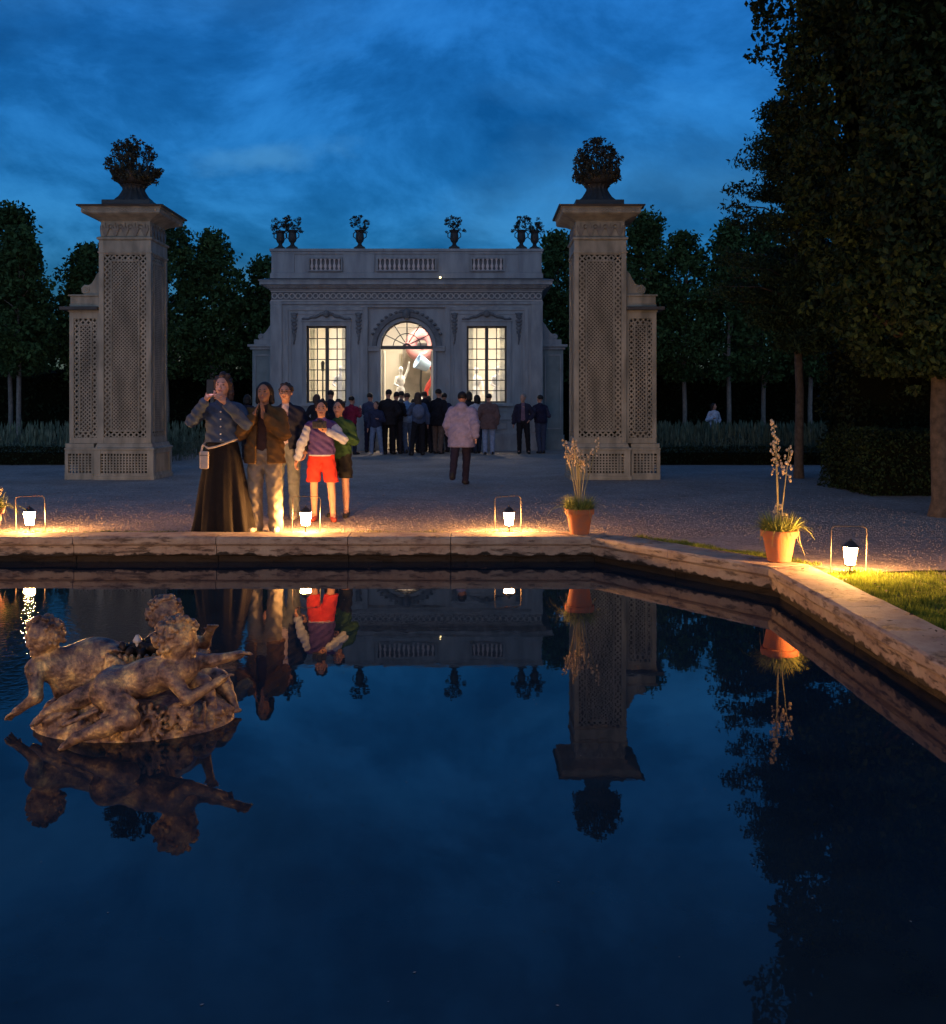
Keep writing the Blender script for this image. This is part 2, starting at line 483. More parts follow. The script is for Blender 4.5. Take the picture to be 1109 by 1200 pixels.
def water():
    m, nt, b = new_mat('pond_water')
    tc = nd(nt, 'ShaderNodeTexCoord')
    n1 = nd(nt, 'ShaderNodeTexNoise'); n1.inputs['Scale'].default_value = 2.6; n1.inputs['Detail'].default_value = 6; n1.inputs['Roughness'].default_value = .6
    nt.links.new(tc.outputs['Object'], n1.inputs['Vector'])
    cr = nd(nt, 'ShaderNodeValToRGB'); e = cr.color_ramp.elements
    e[0].position = .3; e[0].color = (.009, .022, .032, 1); e[1].position = .7; e[1].color = (.016, .036, .049, 1)
    nt.links.new(n1.outputs['Fac'], cr.inputs['Fac']); nt.links.new(cr.outputs[0], b.inputs['Base Color'])
    b.inputs['Roughness'].default_value = .012; b.inputs['IOR'].default_value = 1.333; b.inputs['Specular IOR Level'].default_value = .5
    n2 = nd(nt, 'ShaderNodeTexNoise'); n2.inputs['Scale'].default_value = 7; n2.inputs['Detail'].default_value = 3
    nt.links.new(tc.outputs['Object'], n2.inputs['Vector'])
    bp = nd(nt, 'ShaderNodeBump'); bp.inputs['Distance'].default_value = .0006; bp.inputs['Strength'].default_value = .4
    nt.links.new(n2.outputs['Fac'], bp.inputs['Height'])
    # livelier ripples on the left, round the fountain group
    n3 = nd(nt, 'ShaderNodeTexNoise'); n3.inputs['Scale'].default_value = 22; n3.inputs['Detail'].default_value = 3
    nt.links.new(tc.outputs['Object'], n3.inputs['Vector'])
    vm = nd(nt, 'ShaderNodeVectorMath', operation='DISTANCE'); nt.links.new(tc.outputs['Object'], vm.inputs[0]); vm.inputs[1].default_value = (-3.2, 6.3, -.197)
    mr = nd(nt, 'ShaderNodeMapRange'); mr.inputs['From Min'].default_value = .5; mr.inputs['From Max'].default_value = 2.0; mr.inputs['To Min'].default_value = .5; mr.inputs['To Max'].default_value = .0
    nt.links.new(vm.outputs['Value'], mr.inputs['Value'])
    b2 = nd(nt, 'ShaderNodeBump'); b2.inputs['Distance'].default_value = .006
    nt.links.new(mr.outputs[0], b2.inputs['Strength']); nt.links.new(n3.outputs['Fac'], b2.inputs['Height']); nt.links.new(bp.outputs[0], b2.inputs['Normal'])
    nt.links.new(b2.outputs[0], b.inputs['Normal'])
    return m
M['water'] = water()

def glass():
    m, nt, b = new_mat('window_glass')
    out = nt.nodes['Material Output']
    tr = nd(nt, 'ShaderNodeBsdfTransparent'); gl = nd(nt, 'ShaderNodeBsdfGlossy'); gl.inputs['Roughness'].default_value = .05
    ms = nd(nt, 'ShaderNodeMixShader'); ms.inputs[0].default_value = .07
    nt.links.new(tr.outputs[0], ms.inputs[1]); nt.links.new(gl.outputs[0], ms.inputs[2]); nt.links.new(ms.outputs[0], out.inputs['Surface'])
    return m
M['glass'] = glass()

_cloth = {}
def cloth(col, rough=.85):
    key = tuple(round(c, 3) for c in col)
    if key not in _cloth:
        _cloth[key] = mat('cloth_dye', col, tuple(c*.75 for c in col), 14, rough, bump=.004, bscale=22, spec=.2)
    return _cloth[key]
M['skin'] = mat('skin', (.52, .29, .21), (.44, .235, .17), 12, .55)
M['skin_dark'] = mat('skin_tan', (.36, .19, .12), (.30, .15, .10), 12, .55)
M['eye'] = mat('eye_dark', (.10, .06, .045), None, 5, .3)
M['lip'] = mat('lip', (.40, .17, .13), None, 5, .5)
M['hair_dark'] = mat('dark_hair', (.018, .013, .011), (.008, .006, .005), 40, .55, bump=.008, bscale=50)
M['hair_brown'] = mat('brown_hair', (.075, .045, .03), (.035, .02, .015), 40, .6, bump=.008, bscale=50)
M['hair_grey'] = mat('grey_hair', (.30, .28, .26), None, 40, .6, bump=.008, bscale=50)

# ------------------------------------------------------------------ foliage
def leaf_cloud(centers, size, rs, aspect=.55, up=0.0, normals=None, fold=.25):
    """one folded leaf (two triangles-ish quads) per centre -> verts, quads"""
    n = len(centers)
    d = rs.normal(size=(n, 3)); d[:, 2] -= up
    d /= np.linalg.norm(d, axis=1)[:, None]
    if normals is None:
        a = rs.normal(size=(n, 3))
    else:
        a = normals + rs.normal(size=(n, 3))*.45
    w = np.cross(d, a); w /= np.linalg.norm(w, axis=1)[:, None]+1e-9
    nn = np.cross(w, d)
    s = (size*rs.uniform(.6, 1.35, n))[:, None]
    c = np.asarray(centers)
    v = np.stack([c - d*s*.5, c + w*s*aspect*.5 + nn*s*fold*.3, c + d*s*.5, c - w*s*aspect*.5 + nn*s*fold*.3], 1).reshape(-1, 3)
    f = np.arange(4*n).reshape(n, 4)
    return v, f

def foliage_obj(name, centers, size, material, parent, rs, **kw):
    v, f = leaf_cloud(centers, size, rs, **kw)
    me = np_mesh(name, v, f, material)
    o = bpy.data.objects.new(name, me)
    return link(o, parent)

def clump_points(cc, rad, per, rs):
    """cc (m,3) clump centres, rad (m,) -> points"""
    m = len(cc)
    d = rs.normal(size=(m, per, 3)); d /= np.linalg.norm(d, axis=2)[..., None]
    r = rs.uniform(.25, 1, (m, per, 1))**.6
    return (cc[:, None, :] + d*r*np.asarray(rad)[:, None, None]*np.array([1, 1, .7])).reshape(-1, 3)
# ------------------------------------------------------------------ setting
WZ = -.197
OCT = [(1.15, 9.70), (2.38, 7.95), (2.38, 2.05), (1.15, .30), (-5.15, .30), (-6.38, 2.05), (-6.38, 7.95), (-5.15, 9.70)]
def off_oct(o):
    """the pond outline pushed outwards by o (a number or one per edge), mitred"""
    n = len(OCT); res = []
    os_ = o if hasattr(o, '__len__') else [o]*n
    def nrm(i):
        a = Vector(OCT[i]); b = Vector(OCT[(i+1) % n]); d = (b-a).normalized()
        return Vector((-d.y, d.x)), d          # clockwise order -> left normal is outward
    for i in range(n):
        n0, d0 = nrm(i-1); n1, d1 = nrm(i)
        p0 = Vector(OCT[i]) + n0*os_[i-1]; p1 = Vector(OCT[i]) + n1*os_[i]
        cr = d0.x*d1.y - d0.y*d1.x
        t = ((p1-p0).x*d1.y - (p1-p0).y*d1.x)/cr
        res.append(tuple(p0 + d0*t))
    return res

def ring(name, inner, outer, z, material):
    n = len(inner)
    v = [(x, y, z) for x, y in inner] + [(x, y, z) for x, y in outer]
    f = [(i, (i+1) % n, n+(i+1) % n, n+i) for i in range(n)]
    mb = MB().add(v, f)
    o = mb.build(name, material)
    for p in o.data.polygons:
        if p.normal.z < 0: p.flip()
    return o

far = []
c0 = Vector((-2, 4.9))
for x, y in OCT:
    d = (Vector((x, y)) - c0).normalized(); far.append(tuple(c0 + d*900))
g = ring('ground', off_oct(.33), far, 0, M['gravel']); tag(g, 'gravel forecourt and paths around the pond', 'ground', kind='structure')
# edges: 0 far-right diagonal, 1 right side, 2.., 7 far side
tw = [.60, 1.08, .62, .75, .62, 1.15, .62, .70]
t_ = ring('turf', off_oct(.30), off_oct(tw), .004, M['turf']); tag(t_, 'strip of soil and turf behind the pond coping', 'ground', kind='structure')
w = MB().add([(x, y, WZ) for x, y in off_oct(.12)], [tuple(range(8))]).build('water', M['water'])
for p in w.data.polygons:
    if p.normal.z < 0: p.flip()
tag(w, 'still dark pond water mirroring the sky', 'water', kind='structure')

# coping: profile (outward offset, z) swept block by block
PROF = [(.005, .048), (.02, .060), (.37, .060), (.37, -.30), (.10, -.30), (.10, -.140), (.085, -.128), (.032, -.128), (.030, -.030), (.012, -.022), (.0, -.008), (.0, .038)]
def coping():
    mb = MB(); n = len(OCT); rs = np.random.default_rng(3)
    offs = {o: off_oct(o) for o in set(p[0] for p in PROF)}
    for i in range(n):
        j = (i+1) % n
        L = (Vector(OCT[j])-Vector(OCT[i])).length
        nb = max(1, round(L/1.35)); cuts = np.linspace(0, 1, nb+1); cuts[1:-1] += rs.uniform(-.02, .02, nb-1)
        a = Vector(OCT[i]); d = (Vector(OCT[j])-a).normalized(); nn = Vector((-d.y, d.x))
        for b in range(nb):
            g = .003/L
            t0 = cuts[b]+g; t1 = cuts[b+1]-g
            dz = rs.uniform(-.003, .003); do = rs.uniform(-.003, .003)
            m = 9; sec = []
            for q in range(m):
                t = t0+(t1-t0)*q/(m-1)
                for o, z in PROF:
                    if (b == 0 and q == 0): P = Vector(offs[o][i])
                    elif (b == nb-1 and q == m-1): P = Vector(offs[o][j])
                    else: P = a + d*(L*t) + nn*(o+do)
                    j1 = rs.normal()*.0016 if q not in (0, m-1) else 0
                    j2 = rs.normal()*.0016 if q not in (0, m-1) else 0
                    if z < -.1 and o < .09: j2 *= 4
                    sec.append((P.x+nn.x*j1, P.y+nn.y*j1, z+dz+j2))
            k = len(PROF)
            f = [(q*k+e, q*k+(e+1) % k, (q+1)*k+(e+1) % k, (q+1)*k+e) for q in range(m-1) for e in range(k)]
            f += [tuple(range(k)), tuple(reversed(range((m-1)*k, m*k)))]
            mb.add(sec, f)
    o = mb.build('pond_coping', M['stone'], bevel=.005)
    tag(o, 'weathered pinkish stone coping running round the pond', 'coping')
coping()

def blades(name, pts, hgt, wid, material, rs, lean=.5):
    n = len(pts)
    a = rs.uniform(0, 2*PI, n); h = hgt*rs.uniform(.45, 1.25, n)*(.85+.4*np.sin(pts[:, 0]*9+2*np.sin(pts[:, 1]*5))*np.sin(pts[:, 1]*7))
    d = np.stack([np.cos(a), np.sin(a), np.zeros(n)], 1); l = rs.uniform(0, lean, n)*h
    b2 = rs.uniform(0, 2*PI, n); t = np.stack([np.cos(b2), np.sin(b2), np.zeros(n)], 1)
    p = np.asarray(pts)
    v = np.stack([p-d*wid, p+d*wid, p+d*wid*.5+t*(l*.45)[:, None]+np.array([0, 0, .6])*h[:, None], p+t*l[:, None]+np.array([0, 0, 1])*h[:, None]], 1).reshape(-1, 3)
    f = np.arange(4*n).reshape(n, 4)
    return bpy.data.objects.new(name, np_mesh(name, v, f, material))

def edge_points(i, n, o0, o1, rs, pw=1.0, t0=0, t1=1):
    a = Vector(OCT[i]); b = Vector(OCT[(i+1) % 8]); d = (b-a); nn = Vector((-d.y, d.x)).normalized()
    t = rs.uniform(t0, t1, n); o = o0+(o1-o0)*rs.uniform(0, 1, n)**pw
    return np.stack([a.x+d.x*t+nn.x*o, a.y+d.y*t+nn.y*o, np.full(n, .004)], 1)
rs = np.random.default_rng(11)
def patchy(p, thr, sc=2.2):
    v = np.sin(p[:, 0]*sc*2.1+1.3*np.sin(p[:, 1]*sc*1.7))+np.sin(p[:, 1]*sc*2.7+p[:, 0]*sc*.8)+rs.normal(size=len(p))*.7
    return p[v > thr]
pts = np.concatenate([edge_points(1, 46000, .375, 1.2, rs, 1.0), edge_points(1, 5000, 1.1, 1.35, rs), patchy(edge_points(0, 12000, .375, .72, rs, 1.2, .12, 1), -.1), patchy(edge_points(0, 3000, .375, .7, rs, 1.2, 0, .2), 1.0), patchy(edge_points(1, 5000, 1.15, 1.5, rs), .3, 4),
                      patchy(edge_points(7, 9000, .375, .72, rs, 1.6), .5, 3.1)])
pts = pts[pts[:, 1] > 4.2]
o = link(blades('grass', pts, .042, .0035, M['grass'], rs)); tag(o, 'short green grass behind the right hand coping', 'grass', kind='stuff')
pts = np.concatenate([patchy(edge_points(7, 20000, .375, .8, rs, 1.4), .0, 2.3), patchy(edge_points(0, 9000, .375, .7, rs, 1.2), .0), edge_points(1, 5000, .8, 1.25, rs)])
o = link(blades('dry_grass', pts, .03, .003, M['drygrass'], rs, 1.2)); tag(o, 'sparse dry grass on the soil strip behind the coping', 'grass', kind='stuff')

def specks():
    n = 150; r2 = np.random.default_rng(8); x = r2.uniform(-4.5, 2.2, n); y = 2.4+6.8*r2.uniform(0, 1, n)**1.3
    mb = MB()
    for k in range(n):
        if (x[k]+1.7)**2+(y[k]-4.9)**2 < .5: continue
        s = r2.uniform(.002, .006); a = r2.uniform(0, 6)
        mb.add([(x[k]+s*math.cos(a+q*1.57)*(1 if q % 2 else .5), y[k]+s*math.sin(a+q*1.57)*(1 if q % 2 else .5), WZ+.002) for q in range(4)], [(0, 1, 2, 3)])
    tag(mb.build('floating_specks', mat('pale_petals', (.35, .33, .28), None, 9, .9)), 'tiny pale petals and specks floating on the pond', 'debris', kind='stuff')
specks()
def litter():
    n = 900; r2 = np.random.default_rng(18); x = r2.uniform(-7, 7, n); y = 10.1+9*r2.uniform(0, 1, n)**1.6; z = np.full(n, .010)
    m = 120; x = np.concatenate([x, r2.uniform(2.45, 3.6, m)]); y = np.concatenate([y, r2.uniform(4.5, 8, m)]); z = np.concatenate([z, np.where(x[n:] < 2.74, .070, .030)])
    c = np.stack([x, y, z], 1)
    a = r2.uniform(0, 6.3, len(x)); s = r2.uniform(.010, .024, len(x)); u = np.stack([np.cos(a), np.sin(a), r2.normal(size=len(x))*.15], 1)*s[:, None]; w = np.stack([-np.sin(a), np.cos(a), r2.normal(size=len(x))*.15], 1)*s[:, None]*.55
    v = np.stack([c-u, c+w, c+u, c-w], 1).reshape(-1, 3)
    o = link(bpy.data.objects.new('fallen_leaves', np_mesh('fallen_leaves', v, np.arange(4*len(x)).reshape(-1, 4), mat('fallen_leaf', (.12, .075, .03), (.05, .035, .018), 3, .8, island=.5))))
    tag(o, 'small brown fallen leaves scattered over gravel and coping', 'fallen leaves', kind='stuff')
litter()
def pebbles():
    n = 20000
    x = rs.uniform(-6.5, 5.5, n); y = 10.15 + np.abs(rs.normal(size=n))*1.9
    n2 = 7000
    x = np.concatenate([x, rs.uniform(2.9, 6.5, n2)]); y = np.concatenate([y, rs.uniform(5.5, 11, n2)])
    keep = ~((x > 2.2) & (x < 3.5) & (y < 9)); x = x[keep]; y = y[keep]; n = len(x)
    r = .0042*rs.uniform(.5, 1.9, n)**1.2
    base = np.array([(1, 0, 0), (0, 1, 0), (-1, 0, 0), (0, -1, 0), (0, 0, .7), (0, 0, -.7)], float)
    a = rs.uniform(0, 6.3, n); c, s = np.cos(a), np.sin(a)
    sx = rs.uniform(.7, 1.3, n)
    bx = base[None, :, 0]*sx[:, None]; by = base[None, :, 1]/sx[:, None]
    v = np.stack([bx*c[:, None]-by*s[:, None], bx*s[:, None]+by*c[:, None], np.broadcast_to(base[None, :, 2], bx.shape)], 2)*r[:, None, None]
    v += np.stack([x, y, r*.25], 1)[:, None, :]
    t = np.array([(0, 1, 4), (1, 2, 4), (2, 3, 4), (3, 0, 4), (1, 0, 5), (2, 1, 5), (3, 2, 5), (0, 3, 5)])
    f = (t[None]+6*np.arange(n)[:, None, None]).reshape(-1, 3)
    m = mat('gravel_stones', (.36, .30, .26), (.27, .22, .19), 3, .95, island=.3, spec=.2)
    o = link(bpy.data.objects.new('gravel', np_mesh('gravel', v.reshape(-1, 3), f, m)))
    tag(o, 'loose gravel stones beyond the pond edge', 'gravel', kind='stuff')
pebbles()

# ------------------------------------------------------------------ pavilion
PX, PY = -1.99, 28.85
PV = thing('pavilion', 'single storey classical pavilion with lit arched doorway, two lit windows and balustraded roof', 'building', (PX, PY, 0))
HW = 3.97
WIN = [(-2.94, -1.77), (1.77, 2.94)]; WZ0, WZ1 = 1.405, 3.66
DR, DS = .77, 3.04
TH = .34
def pavilion():
    mb = MB()
    y0, y1 = 0, TH
    # wall pieces butted round the openings
    mb.box(-HW, WIN[0][0], y0, y1, 0, 4.42)
    mb.box(WIN[1][1], HW, y0, y1, 0, 4.42)
    for a, b in WIN:
        mb.box(a, b, y0, y1, 0, WZ0); mb.box(a, b, y0, y1, WZ1, 4.42)
    mb.box(WIN[0][1], -1.14, y0, y1, 0, 4.42); mb.box(1.14, WIN[1][0], y0, y1, 0, 4.42)
    # recessed centre bay
    yr = .06
    mb.box(-1.14, -DR, yr, y1, 0, DS); mb.box(DR, 1.14, yr, y1, 0, DS)
    arc = [(DR*math.cos(a), DS+DR*math.sin(a)) for a in np.linspace(PI, 0, 25)]
    mb.prism([(-1.14, DS)]+arc+[(1.14, DS), (1.14, 4.20), (-1.14, 4.20)], yr, y1)
    mb.box(-1.14, 1.14, y0, y1, 4.20, 4.42)
    mb.box(-HW, HW, y0, y1, 4.42, 5.85)
    # side and rear walls
    mb.box(-HW, -HW+.3, y1, 5.6, 0, 5.80); mb.box(HW-.3, HW, y1, 5.6, 0, 5.80); mb.box(-HW, HW, 5.6, 5.9, 0, 5.80)
    mb.build('wall', M['wall'], PV, bevel=.006)
    # roof slab
    MB().box(-HW+.3, HW-.3, y1, 5.6, 4.75, 4.95).build('roof', M['lead'], PV)
    # corner strips and panel mouldings, base course
    mb = MB()
    for s in (-1, 1):
        a, b = sorted((s*HW, s*3.66)); mb.box(a-(.03 if s < 0 else 0), b+(.03 if s > 0 else 0), -.05, 0, .55, 4.40)
        a, b = sorted((s*3.58, s*1.19))
        # flat raised frame about the window zone
        mb.box(a, a+.10, -.028, 0, .60, 4.22); mb.box(b-.10, b, -.028, 0, .60, 4.22); mb.box(a+.10, b-.10, -.028, 0, 4.12, 4.22)
        mb.box(a+.18, a+.20, -.018, 0, .62, 4.02); mb.box(b-.20, b-.18, -.018, 0, .62, 4.02); mb.box(a+.20, b-.20, -.018, 0, 4.00, 4.02)
        # below the window: apron panel
        wa, wb = WIN[0] if s < 0 else WIN[1]
        mb.box(wa-.1, wb+.1, -.03, 0, 1.14, 1.18); mb.box(wa-.1, wb+.1, -.03, 0, .90, .93)
        frame(mb, wa-.02, wb+.02, .62, .86, .035, -.025, 0)
    # central bay edge trim
    mb.box(-1.19, -1.14, -.035, .06, .2, 4.22); mb.box(1.14, 1.19, -.035, .06, .2, 4.22); mb.box(-1.19, 1.19, -.036, .06, 4.215, 4.26)
    # plinth
    mb.box(-HW-.06, -1.0, -.09, 0, 0, .42); mb.box(1.0, HW+.06, -.09, 0, 0, .42)
    mb.box(-HW-.05, -1.0, -.07, 0, .42, .50); mb.box(1.0, HW+.05, -.07, 0, .42, .50)
    mb.box(-HW-.04, HW+.04, -.055, 0, 4.30, 4.38)
    mb.build('wall_moulding', M['wall_trim'], PV, bevel=.004)
    # frieze of rings
    mb = MB(); mb.box(-HW-.02, HW+.02, -.035, 0, 4.40, 4.43); mb.box(-HW-.02, HW+.02, -.035, 0, 4.665, 4.70)
    mb.box(-HW-.015, HW+.015, -.004, 0, 4.431, 4.664) if False else None
    nr = 46
    for i in range(nr):
        u = -HW+.09+(2*HW-.18)*i/(nr-1)
        mb.torus((u, -.012, 4.547), .072, .02, 14, 5)
        if i < nr-1: mb.ball((u+.0865*.985, -.012, 4.547), (.014, .02, .03), 6, 4)
    mb.build('frieze', M['frieze_ring'], PV)
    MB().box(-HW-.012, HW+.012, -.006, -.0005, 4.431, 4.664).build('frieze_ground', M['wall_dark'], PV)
    # cornice stack (wraps three sides)
    mb = MB()
    def course(p, z0, z1): mb.box(-HW-p, HW+p, -p, 5.9+p, z0, z1)
    for p, z0, z1 in ((.06, 4.71, 4.76), (.12, 4.762, 4.80), (.20, 4.802, 4.85), (.30, 4.852, 4.955), (.33, 4.957, 4.99)):
        mb.box(-HW-p, HW+p, -p, 0-.001, z0, z1); mb.box(-HW-p, -HW-.001, 0, 5.9, z0, z1); mb.box(HW+.001, HW+p, 0, 5.9, z0, z1)
    # dentils
    for i in range(72):
        u = -HW-.05+(2*HW+.1)*(i+.5)/72
        mb.box(u-.03, u+.03, -.185, -.125, 4.765, 4.80)
    mb.build('cornice', M['wall_trim'], PV, bevel=.004)
    MB().frus(-HW-.34, HW+.34, -.34, 0, 4.992, -HW-.05, HW+.05, -.05, 0, 5.06).build('cornice_flashing', M['lead'], PV)
    # parapet relief: coping, base, piers; balusters stand in front of panels painted dark as shade
    par = MB()
    par.box(-HW-.05, HW+.05, -.07, TH+.05, 5.855, 5.93); par.box(-HW-.02, HW+.02, -.035, 0, 5.78, 5.853)
    par.box(-HW-.04, HW+.04, -.06, 0, 5.06, 5.20); par.box(-HW-.02, HW+.02, -.035, 0, 5.20, 5.235)
    for a, b in ((-HW, -3.3), (-2.92+.02, -2.86), (-1.86, -.94), (.94, 1.86), (3.3, HW)):
        if b-a > .3: par.box(a-.0, b, -.03, 0, 5.237, 5.778)
    parapet = par.build('parapet', M['wall'], PV, bevel=.005)
    prof = [(.022, 5.30), (.036, 5.305), (.036, 5.325), (.020, 5.34), (.040, 5.40), (.040, 5.43), (.019, 5.50), (.017, 5.58), (.033, 5.61), (.033, 5.63)]
    # shade painted as flat dark recess boxes behind the balusters and their rails
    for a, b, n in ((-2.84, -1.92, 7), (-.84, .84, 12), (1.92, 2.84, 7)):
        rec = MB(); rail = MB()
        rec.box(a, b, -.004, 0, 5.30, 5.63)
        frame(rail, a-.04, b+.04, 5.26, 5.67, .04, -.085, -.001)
        rec.build('slot_shade', M['wall_dark'], parapet); rail.build('rail', M['wall_trim'], parapet)
        for i in range(n):
            u = a+(b-a)*(i+.5)/n
            bo = MB().lathe([(r_*1.15, z) for r_, z in prof], u, -.045, 8).build('baluster', M['baluster'], parapet, smooth=True)
    # window architraves + carved heads + drops
    for wa, wb in WIN:
        mb = MB(); c = (wa+wb)/2; hw = (wb-wa)/2
        mb.box(wa-.13, wa, -.045, .1, WZ0-.02, WZ1+.13); mb.box(wb, wb+.13, -.045, .1, WZ0-.02, WZ1+.13); mb.box(wa, wb, -.045, .1, WZ1, WZ1+.13)
        mb.box(wa-.16, wb+.16, -.07, 0, WZ1+.132, WZ1+.17)
        mb.box(wa-.18, wb+.18, -.11, .1, WZ0-.10, WZ0-.021)
        mb.build('window_surround', M['wall_trim'], PV, bevel=.004)
        sp = []
        # double scroll pediment ornament
        for s in (-1, 1):
            for t in np.linspace(0, 1, 9):
                x = c+s*(.10+.58*t); z = WZ1+.205+.16*(1-t)**1.5+.015*math.sin(t*14)
                sp.append(ell((x, -.02, z), (.055, .05, .032+.02*(1-t)), (0, s*.35, 0), .015))
            sp.append(ell((c+s*.66, -.02, WZ1+.205), (.05, .05, .04), None, .01))
        sp.append(ell((c, -.05, WZ1+.36), (.09, .08, .11), None, .02)); sp.append(ell((c, -.10, WZ1+.37), (.04, .04, .05), None, .01))
        sdf_obj('window_head_carving', sp, M['wall_dark'], PV, h=.014)
        for s in (-1, 1):
            x = c+s*(hw+.36); sp = []
            for k, (dz, r) in enumerate(((0, .085), (-.09, .06), (-.2, .075), (-.31, .06), (-.42, .065), (-.53, .045), (-.63, .04), (-.73, .028), (-.83, .02))):
                sp.append(ell((x+.012*math.sin(k*2.2), -.025, 4.0+dz), (r, .05, .06), None, .012))
                if k < 6: 
                    for q in (-1, 1): sp.append(ell((x+q*r*.95, -.02, 4.02+dz), (.028, .03, .035), (0, q*.6, 0), .006))
            sdf_obj('garland_drop', sp, M['wall_dark'], PV, h=.013)
    # arch surround
    mb = MB()
    def arcband(r0, r1, ya, yb, n=28):
        o_ = [(r1*math.cos(a), DS+r1*math.sin(a)) for a in np.linspace(0, PI, n)]
        i_ = [(r0*math.cos(a), DS+r0*math.sin(a)) for a in np.linspace(PI, 0, n)]
        for q in range(n-1):
            mb.prism([o_[q], o_[q+1], i_[n-2-q], i_[n-1-q]], ya, yb)
    arcband(DR, DR+.10, -.02, .14); 
    mb.box(-DR-.10, -DR, -.02, .14, .1, DS); mb.box(DR, DR+.10, -.02, .14, .1, DS)
    mb.box(-1.13, -DR-.03, -.06, .06, DS-.12, DS-.02); mb.box(DR+.03, 1.13, -.06, .06, DS-.12, DS-.02)
    mb.box(-1.135, -DR-.03, -.08, .06, DS-.02, DS+.03); mb.box(DR+.03, 1.135, -.08, .06, DS-.02, DS+.03)
    mb.build('door_surround', M['wall_trim'], PV, bevel=.004)
    mb = MB(); arcband(DR+.12, DR+.25, -.06, .06); mb.build('arch_moulding', M['wall_dark'], PV)
    sp = []
    for a in np.linspace(.12*PI, .88*PI, 17):
        r = DR+.30; sp.append(ell((r*math.cos(a), .0, DS+r*math.sin(a)), (.055, .05, .04), None, .012))
    sp.append(ell((0, -.08, DS+DR+.20), (.12, .1, .17), None, .03)); sp.append(ell((0, -.14, DS+DR+.24), (.06, .05, .08), None, .02))
    for s in (-1, 1): sp.append(ell((s*.16, -.03, DS+DR+.28), (.09, .05, .05), (0, s*.5, 0), .02))
    sdf_obj('keystone_carving', sp, M['wall_dark'], PV, h=.015)
    # windows: frame > pane
    for wa, wb in WIN:
        mb = MB(); ya, yb = .12, .17
        c = (wa+wb)/2
        frame(mb, wa, wb, WZ0, WZ1, .05, ya-.02, yb+.02)
        mb.box(c-.05, c+.05, ya-.015, yb+.015, WZ0+.05, WZ1-.05)
        for s0, s1 in ((wa+.05, c-.05), (c+.05, wb-.05)):
            m_ = (s0+s1)/2
            mb.box(m_-.014, m_+.014, ya, yb, WZ0+.05, WZ1-.05)
            for k in range(1, 7):
                z = WZ0+.05+(WZ1-WZ0-.1)*k/7
                mb.box(s0, m_-.014, ya+.003, yb-.003, z-.013, z+.013); mb.box(m_+.014, s1, ya+.003, yb-.003, z-.013, z+.013)
        f = mb.build('window', M['window_bar'], PV)
        MB().add([(wa+.05, .145, WZ0+.05), (wb-.05, .145, WZ0+.05), (wb-.05, .145, WZ1-.05), (wa+.05, .145, WZ1-.05)], [(0, 1, 2, 3)]).build('pane', M['glass'], f)
    # fanlight
    mb = MB(); ya, yb = .14, .19
    mb.box(-DR, DR, .10, .22, DS-.05, DS+.05)
    for a in np.linspace(0, PI, 7)[1:-1]:
        d = (math.cos(a), math.sin(a)); nx, nz = -d[1]*.014, d[0]*.014
        r0, r1 = (.12, DR) if True else (0, 0)
        mb.prism([(d[0]*r0-nx, DS+.05+d[1]*r0-nz), (d[0]*r1-nx, DS+d[1]*r1-nz), (d[0]*r1+nx, DS+d[1]*r1+nz), (d[0]*r0+nx, DS+.05+d[1]*r0+nz)], ya, yb)
    n = 28
    def ringb(r0, r1, ya, yb):
        an = np.linspace(0, PI, n)
        for q in range(n-1):
            a, b = an[q], an[q+1]
            mb.prism([(r1*math.cos(a), DS+r1*math.sin(a)), (r1*math.cos(b), DS+r1*math.sin(b)), (r0*math.cos(b), DS+r0*math.sin(b)), (r0*math.cos(a), DS+r0*math.sin(a))], ya, yb)
    ringb(.40, .425, ya+.004, yb-.004); ringb(.07, .13, ya-.01, yb+.01); ringb(DR-.035, DR, ya-.02, yb+.02)
    f = mb.build('fanlight', M['window_bar'], PV)
    arc = [(DR*math.cos(a), DS+DR*math.sin(a)) for a in np.linspace(0, PI, 25)]
    v = [(x, .165, z) for x, z in arc]; MB().add(v, [tuple(range(25))]).build('pane', M['glass'], f)
    # open door leaves folded inwards
    for s in (-1, 1):
        mb = MB(); x = s*(DR-.02)
        mb.box(min(x, x-s*.04), max(x, x-s*.04), TH+.01, TH+.70, .04, DS-.06)
        for z0, z1 in ((.2, .9), (1.0, 2.9)):
            xx = x-s*.041; mb.box(min(xx, xx-s*.012), max(xx, xx-s*.012), TH+.10, TH+.60, z0, z1)
        mb.build('door', M['plaster'], PV)
    # inside
    mb = MB()
    mb.box(-HW+.3, HW-.3, TH+.001, 5.6, .0, .03); mb.build('interior_floor', M['parquet'], PV)
    mb = MB()
    mb.box(-HW+.301, HW-.301, 4.3, 4.36, .03, 4.2)      # room's back wall
    mb.box(-HW+.301, -HW+.33, TH+.002, 4.3, .03, 4.2); mb.box(HW-.33, HW-.301, TH+.002, 4.3, .03, 4.2)
    mb.box(-HW+.301, HW-.301, TH+.002, 4.3, 4.2, 4.26)
    for u in (-3.0, -2.2, -1.4, 1.5, 2.3, 3.1):
        mb.box(u-.04, u+.04, 4.25, 4.3, .03, 4.2)
    mb.box(-HW+.331, HW-.331, 4.24, 4.3, .9, .97)
    mb.box(-HW+.331, HW-.331, 4.20, 4.3, 3.95, 4.199)
    mb.box(-1.25, -1.13, 2.4, 4.2, .03, 4.199); mb.box(1.13, 1.25, 2.4, 4.2, .03, 4.199)
    mb.build('interior_wall', M['plaster'], PV)
